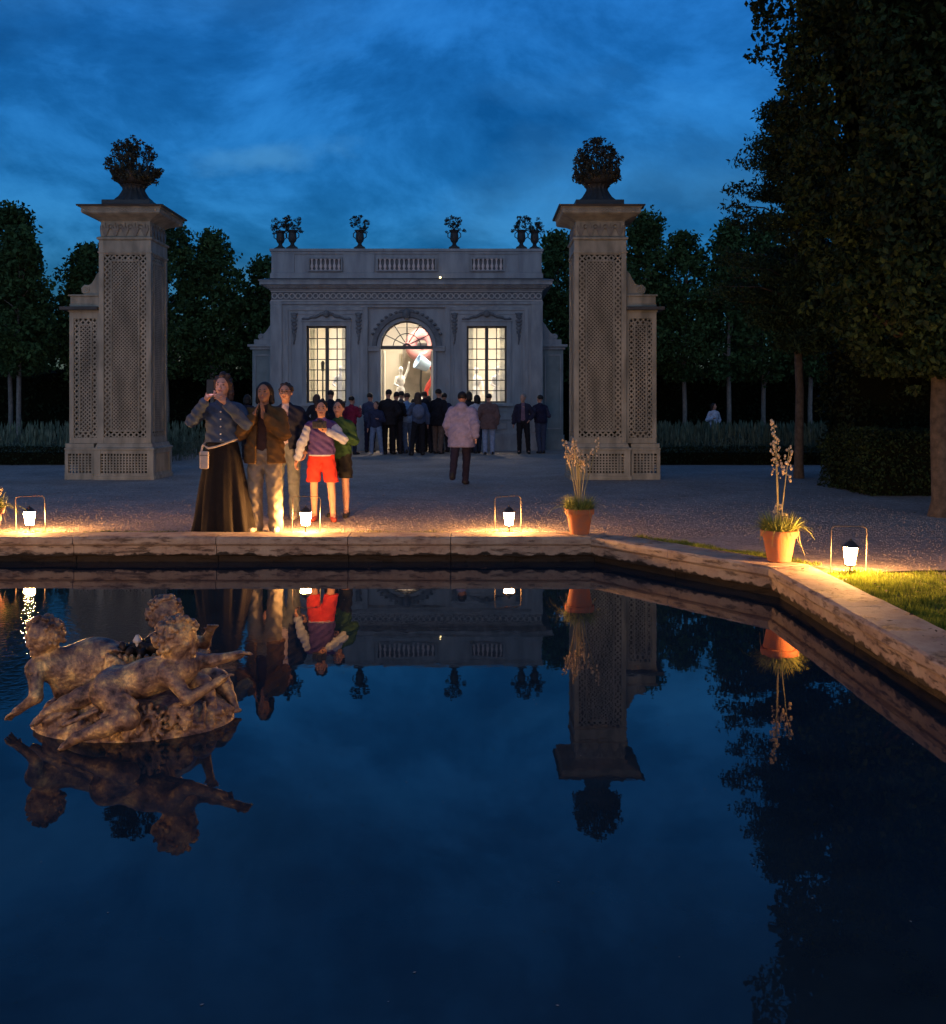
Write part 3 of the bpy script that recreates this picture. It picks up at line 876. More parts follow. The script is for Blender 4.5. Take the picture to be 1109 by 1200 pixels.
    # curtains beside windows inside
    for wa, wb in WIN:
        for s, x in ((-1, wa+.03), (1, wb-.03)):
            v = []; f = []; m = 26
            for i in range(m):
                u = x - s*.16*i/(m-1); yy = TH+.10+.03*math.sin(i*1.45)
                v += [(u, yy, .1), (u, yy, 3.95)]
            for i in range(m-1): f.append((2*i, 2*i+2, 2*i+3, 2*i+1))
            o = MB().add(v, f).build('curtain', M['curtain'], PV, smooth=True)
            so = o.modifiers.new('s', 'SOLIDIFY'); so.thickness = .004
    # ceiling lights
    for u in (-2.4, 0, 2.4):
        MB().lathe([(.16, 4.15), (.20, 4.17), (.20, 4.199)], u, 2.0, 20).build('ceiling_lamp', M['room_lamp'], PV)
    # small lamp on the cornice
    m_ = MB().lathe([(.012, 5.03), (.026, 5.04), (.026, 5.07), (.012, 5.08)], 1.0, -.30, 10)
    m_.build('cornice_lamp', M['small_lamp'], PV)
M['frieze_ring'] = mat('frieze_ring_paint', (.50, .50, .50), (.40, .42, .44), 6, .6)
M['curtain'] = mat('pale_curtain', (.85, .82, .72), None, 5, .9, transl=.85)
M['room_lamp'] = emat('ceiling_lamp_glow', (1.0, .88, .70), 230)
M['small_lamp'] = emat('small_lamp_glow', (1.0, .75, .35), 5)
pavilion()

def side_wall(s, label):
    t = thing('side_wall', label, 'wall', (PX+s*(HW+.06), PY+.5, 0))
    L = .62; sg = lambda a, b: (min(s*a, s*b), max(s*a, s*b))
    a, b = sg(.0, L)
    mb = MB().box(a, b, 0, .3, .0, 3.0); mb.box(a-.03, b+.03, -.04, 0, 0, .45); mb.build('wall', M['wall_teal'], t, bevel=.005)
    mb = MB(); frame(mb, a+.07, b-.06, .62, 2.85, .035, -.025, 0); mb.build('panel_moulding', M['wall_trim'], t)
    mb = MB(); a2, b2 = sg(.0, L+.12); mb.box(a2, b2, -.12, .34, 3.08, 3.15); a2, b2 = sg(.0, L+.06); mb.box(a2, b2, -.06, .32, 3.0, 3.079)
    a2, b2 = sg(.0, L-.05); mb.box(a2, b2, .0, .3, 3.151, 3.30); mb.build('cornice', M['wall_trim'], t, bevel=.004)
    # scroll
    poly = [(0, 3.301), (.42, 3.301), (.46, 3.36), (.45, 3.44), (.38, 3.48), (.30, 3.47), (.24, 3.52), (.18, 3.60), (.10, 3.72), (.0, 3.86)]
    pp = [(s*x, z) for x, z in poly]
    mb = MB().prism(pp if s > 0 else pp[::-1], .03, .25); mb.torus((s*.375, .03, 3.40), .05, .02, 12, 5); mb.build('scroll', M['wall_trim'], t, bevel=.006)
M['wall_teal'] = mat('side_wall_paint', (.22, .28, .30), (.16, .21, .23), 3, .7)
side_wall(-1, 'low panelled wall with scroll abutting the left flank of the pavilion')
side_wall(1, 'low panelled wall with scroll abutting the right flank of the pavilion')

# ------------------------------------------------------------------ trellis gate piers
def pier(s, x, label):
    """s=+1: the lower wing stands to the right, -1: to the left"""
    t = thing('trellis_pier', label, 'gate pier', (x, 18.30, 0))
    H = .475
    def faces(mb, fn):
        for q in range(4):
            c, sn = (1, 0, -1, 0)[q], (0, 1, 0, -1)[q]
            mb.xf = lambda u, y, z, c=c, sn=sn: (u*c - y*sn, u*sn + y*c, z)
            fn(mb)
        mb.xf = None
    # plinth
    mb = MB()
    PHn = .54
    for q in ((-1, -1), (1, -1), (1, 1), (-1, 1)):
        cx, cy = q[0]*(PHn-.06), q[1]*(PHn-.06); mb.box(cx-.06, cx+.06, cy-.06, cy+.06, 0, .54)
    def pf(m):
        m.box(-PHn+.12, PHn-.12, -PHn+.005, -PHn+.10, 0, .12); m.box(-PHn+.12, PHn-.12, -PHn+.005, -PHn+.10, .47, .54)
    faces(mb, pf)
    mb.sqlathe([(PHn+.015, .541), (PHn+.02, .57), (PHn-.02, .59), (PHn-.03, .62), (H+.02, .66)])
    mb.box(-PHn-.02, PHn+.02, -PHn-.02, PHn+.02, 0, .07)
    mb.build('plinth', M['trellis'], t, bevel=.004)
    face_parts('plinth_grille', M['trellis'], t, lambda m: grille(m, -PHn+.12, PHn-.12, .12, .47, 15, 7, .026, -PHn+.02, .012))
    # shaft posts and rails
    mb = MB(); W = .09
    for q in ((-1, -1), (1, -1), (1, 1), (-1, 1)):
        cx, cy = q[0]*(H-W/2), q[1]*(H-W/2); mb.box(cx-W/2, cx+W/2, cy-W/2, cy+W/2, .661, 4.35)
    def sf(m):
        m.box(-H+W, H-W, -H+.006, -H+.08, .661, .77); m.box(-H+W, H-W, -H+.006, -H+.08, 4.09, 4.35)
        frame(m, -.265, .265, .87, 3.99, .026, -H+.004, -H+.05)
    faces(mb, sf)
    mb.build('shaft', M['trellis'], t, bevel=.004)
    def bf(m):
        # band of round-looking holes: one row of crosses
        lattice(m, -H+W, -.265, .77, 4.09, .072, .030, -H+.02, .008); lattice(m, .265, H-W, .77, 4.09, .072, .030, -H+.02, .008)
        lattice(m, -.265, .265, .77, .87, .072, .030, -H+.02, .008); lattice(m, -.265, .265, 3.99, 4.09, .072, .030, -H+.02, .008)
    face_parts('border_trellis', M['trellis'], t, bf)
    face_parts('panel_lattice', M['trellis'], t, lambda m: lattice(m, -.239, .239, .896, 3.964, .047, .017, -H+.012, .007))
    MB().sqlathe([(.425, .90), (.425, 3.96)]).build('gap_shade_board', M['backing'], t)  # added board, toned darker to stand for shade behind the slats
    # near-black filler box: shade of the hollow shaft put into its colour
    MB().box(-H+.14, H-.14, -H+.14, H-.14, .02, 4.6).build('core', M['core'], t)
    # necking, frieze, cornice
    mb = MB(); mb.sqlathe([(H+.0, 4.351), (H+.03, 4.37), (H+.03, 4.40), (H-.01, 4.42)]); mb.box(-H-.015, H+.015, -H-.015, H+.015, 4.12, 4.15)
    mb.sqlathe([(H-.03, 4.421), (H-.03, 4.70), (H+.02, 4.73)])
    mb.build('frieze', M['trellis'], t, bevel=.003)
    def lf(m):
        for i in range(5):
            u = -.36+.18*i
            zz = 4.43
            m.prism([(u-.02, zz), (u+.02, zz), (u+.07, zz+.12), (u+.055, zz+.2), (u+.02, zz+.13), (u, zz+.24), (u-.02, zz+.13), (u-.055, zz+.2), (u-.07, zz+.12)], -H+.005, -H+.03)
        for i in range(4):
            u = -.27+.18*i
            m.torus((u, -H+.02, 4.60), .035, .012, 10, 4)
    face_parts('frieze_leaves', M['frieze_leaf'], t, lf)
    mb = MB(); mb.sqlathe([(H+.021, 4.731), (H+.06, 4.75), (H+.14, 4.775), (H+.21, 4.80), (H+.23, 4.82), (H+.23, 4.90), (H+.26, 4.92)])
    mb.build('cornice', M['trellis'], t)
    def cf(m):
        for i in range(22):
            u = -.66+1.32*(i+.5)/22; m.torus((u, -H-.232, 4.862), .022, .007, 8, 4)
    face_parts('cornice_rings', M['baluster_dim'], t, cf)
    MB().sqlathe([(H+.29, 4.921), (H+.30, 4.95), (H+.0, 5.01), (.46, 5.015)]).build('cap_sheet', M['lead'], t)
    MB().box(-.44, .44, -.44, .44, 5.017, 5.10).build('cap_block', M['lead'], t, bevel=.006)
    # lower wing
    a0 = H+.002; a1 = H+.555
    X = lambda a, b: (min(s*a, s*b), max(s*a, s*b))
    yw = -H+.05
    mb = MB()
    u0, u1 = X(a0, a1)
    for a, b in (X(a0, a0+.055), X(a1-.08, a1)):
        mb.box(a, b, yw, yw+.08, .66, 3.05); mb.box(a, b, yw+.52, yw+.6, .66, 3.05)
    mb.box(u0, u1, yw+.004, yw+.08, .66, .76); mb.box(u0, u1, yw+.004, yw+.6, 2.93, 3.05)
    ib = X(a0+.145, a1-.17); frame(mb, ib[0], ib[1], .86, 2.83, .022, yw+.002, yw+.05)
    mb.box(*X(a0, a1+.02), yw-.015, yw+.62, 3.051, 3.08)
    # outer side rail
    mb.box(*X(a1-.02, a1-.002), yw+.08, yw+.52, .66, .76)
    # plinth of the wing
    pa = X(PHn+.022, a1+.06)
    mb.box(pa[0], pa[1], yw-.065, yw+.66, 0, .12); mb.box(pa[0], pa[1], yw-.055, yw+.65, .47, .54); mb.box(pa[0], pa[1], yw-.075, yw+.67, .541, .575)
    mb.box(*X(PHn+.022, PHn+.07), yw-.055, yw+.04, .12, .47); mb.box(*X(a1, a1+.06), yw-.055, yw+.04, .12, .47); mb.box(*X(a1, a1+.06), yw+.55, yw+.65, .12, .47)
    mb.box(pa[0]+.0, pa[1]-.01, yw-.03, yw+.62, .576, .655)
    wing = mb.build('wing', M['trellis'], t, bevel=.003)
    mb = MB(); ba = X(a0+.055, a1-.08)
    lattice(mb, ib[0]+.022, ib[1]-.022, .882, 2.808, .052, .019, yw+.012, .007)
    lattice(mb, ba[0], ib[0], .76, 2.93, .07, .028, yw+.02, .008); lattice(mb, ib[1], ba[1], .76, 2.93, .07, .028, yw+.02, .008)
    lattice(mb, ib[0], ib[1], .76, .86, .07, .028, yw+.02, .008); lattice(mb, ib[0], ib[1], 2.83, 2.93, .07, .028, yw+.02, .008)
    grille(mb, *X(PHn+.07, a1), .12, .47, 7, 7, .026, yw-.03, .012)
    # trellised outer side of the wing
    xo = s*(a1-.02)
    mb.xf = lambda u, y, z: (xo + (y if s > 0 else -y), u, z)
    lattice(mb, yw+.08, yw+.52, .66, 2.93, .07, .028, -.012, .008); mb.xf = None
    mb.build('wing_lattice', M['trellis'], wing)
    mb = MB(); mb.box(*X(a0+.04, a1-.1), yw+.12, yw+.5, .02, 2.9); mb.build('wing_core', M['backing'], wing)
    mb = MB(); mb.box(*X(a0, a1+.13), yw-.13, yw+.72, 3.081, 3.14); mb.build('wing_cap', M['lead'], wing, bevel=.004)
    mb = MB(); mb.box(*X(a0, a1), yw+.0, yw+.58, 3.141, 3.20); mb.box(*X(a0, a1-.01), yw+.02, yw+.56, 3.20, 3.34); mb.box(*X(a0, a1+.02), yw-.01, yw+.60, 3.341, 3.37)
    mb.build('wing_block', M['trellis'], wing, bevel=.004)
    poly = [(0, 3.371), (.30, 3.371), (.36, 3.42), (.37, 3.50), (.31, 3.56), (.24, 3.55), (.18, 3.58), (.13, 3.66), (.08, 3.76), (.0, 3.84)]
    pp = [(s*(a0+x), z) for x, z in poly]
    mb = MB().prism(pp if s > 0 else pp[::-1], yw+.08, yw+.30); mb.torus((s*(a0+.28), yw+.08, 3.47), .055, .018, 14, 5); mb.torus((s*(a0+.28), yw+.08, 3.47), .02, .014, 10, 5)
    mb.build('wing_scroll', M['trellis'], wing, bevel=.006)
    return t
M['backing'] = mat('lattice_gap_shade', (.085, .085, .075), (.05, .05, .045), 4, .8, streak=.2)  # darker than the slats: shade of the lattice gaps put into the colour
M['frieze_leaf'] = mat('frieze_leaf_paint', (.22, .22, .19), (.15, .15, .14), 9, .6)
M['baluster_dim'] = mat('ring_paint', (.32, .32, .27), None, 9, .6)
pier(-1, -6.35, 'tall square trellis gate pier on the left, lower wing on its left side')
pier(1, 2.29, 'tall square trellis gate pier on the right, lower wing on its right side')

# ------------------------------------------------------------------ planted urns
def urn(name, label, x, y, z, sc, rs, group, big=False, spread=1.0):
    t = thing(name, label, 'urn', (x, y, z), 0, group)
    if big:
        prof = [(.34, 0), (.36, .02), (.34, .06), (.27, .12), (.22, .20), (.19, .26), (.20, .30), (.24, .34)]
        b = MB().lathe(prof, 0, 0, 36, .05, 18).build('foot', M['urn'], t, smooth=True)
        prof = [(.18, .341), (.25, .36), (.31, .41), (.34, .48), (.35, .54), (.32, .58), (.30, .585), (.30, .55), (.24, .53)]
        b = MB().lathe(prof, 0, 0, 36, .03, 12).build('bowl', M['urn'], t, smooth=True)
        # curled sheet-metal leaves hugging the bowl
        mb = MB()
        for k in range(16):
            a = 2*PI*k/16; c, s_ = math.cos(a), math.sin(a)
            for q, (r0, zz, up) in enumerate(((.31, .43, .12), (.36, .53, .16))):
                aa = a+q*.2; c, s_ = math.cos(aa), math.sin(aa)
                mb.tube([(c*r0, s_*r0, zz), (c*(r0+.05), s_*(r0+.05), zz+up*.5), (c*(r0+.03), s_*(r0+.03), zz+up)], [.035, .03, .008], 5)
        mb.build('leaf_ornament', M['urn_leaf'], t)
        stems = MB(); pts = []
        for k in range(96):
            a = rs.uniform(0, 2*PI); e = rs.uniform(.0, 1.0)
            r = .47*math.sqrt(max(.03, 1-(e*1.6-.6)**2))*rs.uniform(.8, 1.05); hh = .40+.80*e*rs.uniform(.9, 1.05)
            p = (r*math.cos(a), r*math.sin(a), hh)
            stems.tube([(.15*math.cos(a), .15*math.sin(a), .6), (p[0]*.75, p[1]*.75, .6+(hh-.6)*.65), p], [.008, .006, .004], 4)
            pts.append(p)
        stems.build('stems', M['urn_leaf'], t)
        pts = np.array(pts)
        c = clump_points(pts, np.full(len(pts), .075), 20, rs)
        c2 = clump_points(pts*np.array([.7, .7, .8])+np.array([0, 0, .1]), np.full(len(pts), .09), 9, rs)
        foliage_obj('foliage', np.concatenate([c, c2]), .062, M['urn_leaf'], t, rs)
    else:
        prof = [(.15, 0), (.15, .03), (.09, .06), (.055, .11), (.06, .15), (.10, .19), (.125, .26), (.12, .36), (.11, .44), (.15, .50), (.16, .52), (.13, .525)]
        MB().box(-.16, .16, -.16, .16, -.045, -.0005).build('urn_base', M['urn'], t)
        MB().lathe(prof, 0, 0, 20).build('bowl', M['urn'], t, smooth=True)
        mb = MB()
        for s_ in (-1, 1): mb.tube([(s_*.12, 0, .28), (s_*.19, 0, .33), (s_*.19, 0, .42), (s_*.14, 0, .47)], .016, 6)
        mb.build('handle', M['urn'], t)
        pts = []
        for k in range(32):
            a = rs.uniform(0, 2*PI); e = rs.uniform(0, 1); r = .23*rs.uniform(.5, 1.1)*spread
            pts.append((r*math.cos(a), r*math.sin(a), .54+.42*e*(1.15-r*1.4)))
        for k in range(4):
            a = rs.uniform(0, 2*PI); pts.append((.28*math.cos(a)*spread, .28*math.sin(a), .50))
        pts = np.array(pts)
        foliage_obj('foliage', clump_points(pts, rs.uniform(.045, .085, len(pts)), 26, rs), .05, M['urn_leaf'], t, rs)
    return t
M['urn_leaf'] = mat('dark_urn_foliage', (.045, .052, .035), (.02, .025, .02), 12, .7, island=.5)
urn('planted_urn', 'big planted urn crowning the trellis pier left of the pavilion', -6.35, 18.30, 5.101, 1, np.random.default_rng(21), 'big urns on the gate piers', True)
urn('planted_urn', 'big planted urn crowning the trellis pier right of the pavilion', 2.29, 18.30, 5.101, 1, np.random.default_rng(22), 'big urns on the gate piers', True)
for i, (u, dy, lab) in enumerate(((-3.76, .25, 'planted roof urn at the outer left end of the parapet, nearest the trees'), (-3.38, .12, 'planted roof urn second from the left, beside the end urn'),
        (-1.39, .12, 'planted roof urn above the gap between left window and arched door'), (1.40, .12, 'planted roof urn above the gap between arched door and right window'),
        (3.38, .12, 'planted roof urn second from the right, beside the end urn'), (3.78, .25, 'planted roof urn at the outer right end of the parapet'))):
    urn('roof_urn', lab, PX+u, PY+dy, 5.976, 1, np.random.default_rng(30+i), 'planted urns along the pavilion parapet', False, (1, .9, 1.05, 1.1, .95, .85)[i])
# ------------------------------------------------------------------ artwork and statues inside the pavilion
def artwork():
    t = thing('sculpture', 'pale blue and red lacquered abstract sculpture inside the lit doorway', 'sculpture', (PX+.25, PY+2.6, .03))
    MB().sqlathe([(.5, 0), (.5, .9), (.45, .95)]).build('pedestal', M['marble'], t, bevel=.01)
    M['pink_gloss'] = mat('dusty_pink_lacquer', (.45, .17, .16), (.36, .16, .15), 3, .3)
    # tilted open vessel
    mb = MB(); mb.lathe([(.10, -.22), (.17, -.20), (.21, .0), (.25, .22), (.22, .22), (.19, .0), (.14, -.16)], 0, 0, 28)
    o = mb.build('vessel', M['blue_gloss'], t, smooth=True); o.location = (.10, -.1, 2.62); o.rotation_euler = (R(20), R(-62), 0)
    pts = [(.32+.0, -.1, 2.55), (.42, -.1, 2.38), (.40, -.1, 2.15), (.28, -.1, 1.95), (.20, -.1, 1.75), (.22, -.1, 1.5), (.30, -.1, 1.2), (.2, -.1, .96)]
    MB().tube(pts, [.03, .06, .075, .08, .07, .06, .08, .09], 12).build('ribbon', M['red_gloss'], t, smooth=True)
    MB().torus((.05, .3, 3.25), .36, .20, 36, 12).build('ring', M['pink_gloss'], t, smooth=True)
    MB().tube([(.05, .3, .9), (.0, .35, 2.0), (.05, .3, 2.8)], .035, 8).build('mast', M['black_metal'], t)
    sp = [ell((.05, -.25, 1.15), (.34, .25, .18), None, .06), ell((-.12, -.25, 1.3), (.18, .18, .16), None, .06), ell((.25, -.25, 1.3), (.2, .2, .2), None, .06), ell((.08, -.25, 1.45), (.16, .15, .16), None, .06)]
    sdf_obj('cloud_form', sp, M['marble'], t, h=.03)
    # grey marbled screen behind it
    t2 = thing('marbled_screen', 'grey marbled display screen standing behind the sculpture in the doorway', 'screen', (PX+.42, PY+3.6, .03))
    MB().box(-.80, .68, 0, .08, 0, 3.35).build('panel', M['panel'], t2, bevel=.005)
artwork()

def room_statue(x, y, rz, label, arm):
    t = thing('statue', label, 'statue', (x, y, .03), rz)
    MB().sqlathe([(.24, 0), (.24, .1), (.19, .14), (.19, .85), (.24, .9), (.24, .95)]).build('pedestal', M['plaster'], t, bevel=.008)
    z = .95
    sp = [ell((0, 0, z+.03), (.2, .2, .04), None, .03), cap((.05, 0, z+.05), (.06, .02, z+.42), .045, .06, .04), cap((-.06, -.04, z+.05), (-.04, -.06, z+.42), .04, .06, .04),
          cap((.06, .02, z+.42), (.05, 0, z+.78), .06, .085, .05), cap((-.04, -.06, z+.42), (-.03, 0, z+.78), .06, .08, .05), ell((0, 0, z+.85), (.13, .10, .12), None, .06),
          ell((0, 0, z+1.12), (.15, .10, .18), None, .07), cap((0, 0, z+1.25), (.01, 0, z+1.38), .05, .045, .03), ell((.01, 0, z+1.47), (.07, .085, .10), None, .03),
          cap((-.14, 0, z+1.22), (-.22, -.05, z+1.0), .045, .035, .03), cap((-.22, -.05, z+1.0), (-.12, -.18, z+.92), .035, .025, .02),
          cap((.14, 0, z+1.22), (.24, -.02, z+1.22+arm*.25), .045, .035, .03), cap((.24, -.02, z+1.22+arm*.25), (.26, -.08, z+1.2+arm*.5), .035, .025, .02),
          ell((-.02, .05, z+.6), (.13, .08, .3), None, .06)]
    sdf_obj('figure', sp, M['marble'], t, h=.018)
room_statue(PX-2.15, PY+1.5, 0, 'white marble statue seen through the left window', -1)
room_statue(PX+2.7, PY+1.6, .4, 'white marble statue with raised arm seen through the right window', 1)
room_statue(PX+2.05, PY+2.4, -.4, 'smaller looking white statue further inside, seen through left half of the right window', -1)
room_statue(PX-.32, PY+1.9, .5, 'white marble statue just inside the arched doorway', 1)
t = thing('floor_lamp', 'slim dark floor lamp stand inside the left window', 'floor lamp', (PX-2.65, PY+1.2, .03))
MB().tube([(0, 0, 0), (0, 0, 2.35)], .022, 8).build('pole', M['black_metal'], t); MB().lathe([(.16, 0), (.16, .02), (.03, .04)], 0, 0, 16).build('base', M['black_metal'], t)
MB().lathe([(.045, 2.35), (.06, 2.6), (.03, 2.66)], 0, 0, 12).build('shade', M['black_metal'], t)

# ------------------------------------------------------------------ lanterns
def lantern():
    t = thing('garden_lantern', 'x', 'lantern', (0, 0, 0))
    mb = MB(); mb.tube([(0, 0, -.02), (0, 0, .075)], .006, 6); mb.lathe([(.018, .07), (.042, .078), (.042, .084), (.02, .086)], 0, 0, 12); mb.build('stake', M['black_metal'], t)
    n = 6; r0, r1, z0, z1 = .040, .060, .088, .225
    v = [(r0*math.cos(2*PI*k/n), r0*math.sin(2*PI*k/n), z0) for k in range(n)]+[(r1*math.cos(2*PI*k/n), r1*math.sin(2*PI*k/n), z1) for k in range(n)]
    MB().add(v, [(k, (k+1) % n, n+(k+1) % n, n+k) for k in range(n)]).build('glass', M['lamp_glass'], t)
    mb = MB()
    for k in range(n): mb.tube([(v[k][0]*1.06, v[k][1]*1.06, z0-.002), (v[k+n][0]*1.05, v[k+n][1]*1.05, z1)], .0028, 4)
    mb.torus((0, 0, z1+.004), r1*1.04, .004, 18, 4, 'z'); mb.torus((0, 0, z0-.002), r0*1.05, .004, 18, 4, 'z')
    mb.build('frame', M['black_metal'], t)
    mb = MB().lathe([(r1*1.1, z1+.008), (r1*.95, z1+.016), (.02, z1+.05), (.008, z1+.056), (.008, z1+.07)], 0, 0, 18); mb.build('cap', M['black_metal'], t)
    w_, h_ = .15, .39
    p = [(-w_, .03, -.03), (-w_, .03, .12), (-w_, .03, h_-.03), (-w_+.012, .03, h_-.008), (-w_+.04, .03, h_), (w_-.04, .03, h_), (w_-.012, .03, h_-.008), (w_, .03, h_-.03), (w_, .03, .12), (w_, .03, -.03)]
    MB().tube(p, .0042, 6).build('wire_hoop', M['wire'], t)
    return t
L0 = lantern()
LAN = [(-4.72, 10.42, .1, 'lit garden lantern under a wire hoop at the far left end of the pond edge'), (-1.79, 10.40, -.05, 'lit garden lantern under a wire hoop in front of the boy in red shorts'),
       (.37, 10.42, .35, 'lit garden lantern behind the pond edge left of the corner flowerpot'), (3.01, 7.86, .1, 'lit garden lantern on green grass right of the flowerpots'),
       (3.05, 2.1, .2, 'lit garden lantern on the grass near the camera, right of the pond'), (-4.7, -.45, 0, 'lit garden lantern behind the near left pond edge'),
       (-1.8, -.5, 0, 'lit garden lantern behind the near pond edge beside the camera'), (-7.1, 7.6, 1.4, 'lit garden lantern on the left bank of the pond towards the gate'), (-7.1, 2.2, 1.5, 'lit garden lantern on the left bank near the camera')]
for i, (x, y, rz, lab) in enumerate(LAN):
    c = L0 if i == 0 else copy_tree(L0)
    c.location = (x, y, .004); c.rotation_euler = (R((i*37 % 5)-2), R((i*53 % 5)-2), rz); c['label'] = lab; c['group'] = 'lit lanterns around the pond'
t = MB()
t.tube([(3.2, 7.9, .012), (3.6, 8.0, .012), (4.2, 8.02, .012), (4.8, 8.25, .012), (5.6, 8.3, .012), (7, 8.6, .012), (9, 8.2, .012)], .009, 6)
tag(t.build('power_cable', M['cable'], smooth=True), 'thin dark cable running right from the lantern across the gravel', 'cable')

# ------------------------------------------------------------------ flowerpots
def pot(x, y, label, seed, sc, spikes, tall):
    t = thing('flowerpot', label, 'flowerpot', (x, y, .0625), seed*.7, 'terracotta flowerpots on the pond corners')
    rs = np.random.default_rng(seed)
    prof = [(.088, 0), (.094, .004), (.128, .19), (.130, .20), (.146, .202), (.148, .208), (.150, .250), (.146, .256), (.134, .256), (.132, .235)]
    MB().lathe([(r*sc, z*sc) for r, z in prof], 0, 0, 40).build('pot', M['terracotta'], t, smooth=True)
    MB().lathe([(.133*sc, .2*sc), (.131*sc, .236*sc), (.03, .242*sc)], 0, 0, 24).build('soil', M['soil'], t)
    # low leaves: narrow strap blades arching out
    n = 760; v = []; f = []
    for i in range(n):
        a = rs.uniform(0, 2*PI); r0 = .11*sc*math.sqrt(rs.uniform(0, 1)); L = rs.uniform(.08, .20)*sc; out = rs.uniform(.2, 1.3)
        if i < 40: L *= 1.9; out = rs.uniform(1.2, 1.9)
        c, s_ = math.cos(a), math.sin(a); w_ = rs.uniform(.003, .0075)
        p = np.array([r0*c, r0*s_, .24*sc]); d = np.array([c*out, s_*out, 1.0]); d /= np.linalg.norm(d)
        b = len(v); m = 5; a2 = a+rs.uniform(-1, 1)
        for k in range(m):
            wv = np.array([-math.sin(a2), math.cos(a2), 0])*w_*(1-k/(m-.7))
            v += [p-wv, p+wv]
            p = p + d*L/(m-1); d = d+np.array([0, 0, -.32*out]); d /= np.linalg.norm(d)
        for k in range(m-1): f.append((b+2*k, b+2*k+1, b+2*k+3, b+2*k+2))
    o = bpy.data.objects.new('foliage', np_mesh('foliage', np.array(v), f, M['pot_leaf'])); link(o, t)
    st = MB(); fl = MB()
    for (ang, lean, h_) in spikes:
        dx, dy = math.cos(ang)*lean, math.sin(ang)*lean
        p0 = (dx*.15, dy*.15, .24*sc)
        P = [p0]+[(dx*(.15+.85*q**1.3)+.008*math.sin(q*7+ang*3), dy*(.15+.85*q**1.3), .24*sc+h_*q) for q in (.3, .6, .85, 1.0)]
        st.tube(P, [.0055, .005, .0045, .004, .002], 5)
        nf = int((26 if tall else 15))
        for k in range(nf):
            q = 1-(.42 if tall else .26)*(k/nf)
            a = rs.uniform(0, 2*PI); rr = (.016+.022*(k/nf))*(1.2 if tall else 1)
            px_ = dx*(.15+.85*q**1.3)+rr*math.cos(a); py_ = dy*(.15+.85*q**1.3)+rr*math.sin(a); pz = .24*sc+h_*q
            s_ = rs.uniform(.007, .0145)
            fl.ball((px_, py_, pz), (s_, s_, s_*1.15), 5, 4)
    st.build('stems', M['stem'], t, smooth=True); fl.build('flowers', M['flower'], t)
    # trailing roots and stems over the rim
    mb = MB()
    for k in range(9):
        a = rs.uniform(0, 2*PI); c, s_ = math.cos(a), math.sin(a); l = rs.uniform(.08, .20)
        mb.tube([(c*.12*sc, s_*.12*sc, .25*sc), (c*.155*sc, s_*.155*sc, .262*sc), (c*.165*sc, s_*.165*sc, .25*sc-l*.5), (c*(.16+rs.uniform(0, .08)), s_*(.16+rs.uniform(0, .05)), max(.01, .25*sc-l))], [.003, .003, .0025, .0015], 4)
    mb.build('trailing_stems', M['stem'], t)
    return t
sp1 = [(a, l, h) for a, l, h in zip(np.random.default_rng(2).uniform(0, 6.28, 13), np.random.default_rng(3).uniform(.05, .24, 13), np.random.default_rng(4).uniform(.46, .74, 13))]
pot(1.065, 9.93, 'terracotta flowerpot with a dozen thin pale flower stalks on the far pond corner', 1, 1.0, sp1, False)
pot(2.555, 8.22, 'terracotta flowerpot with tall pale flower spikes on the pond corner beside bright grass', 2, 1.02, [(2.0, .05, .93), (.3, .06, .80), (4.2, .09, .72), (-.3, .24, .12), (-.5, .26, .05), (-.1, .30, .20)], True)
pot(-4.93, 9.95, 'terracotta flowerpot with pale flower stalks at the left edge of the picture', 3, 1.0, [(-.2, .25, .74), (.2, .30, .55), (1.2, .1, .6), (3, .1, .62), (-.1, .34, .36), (-.4, .36, .20)], True)

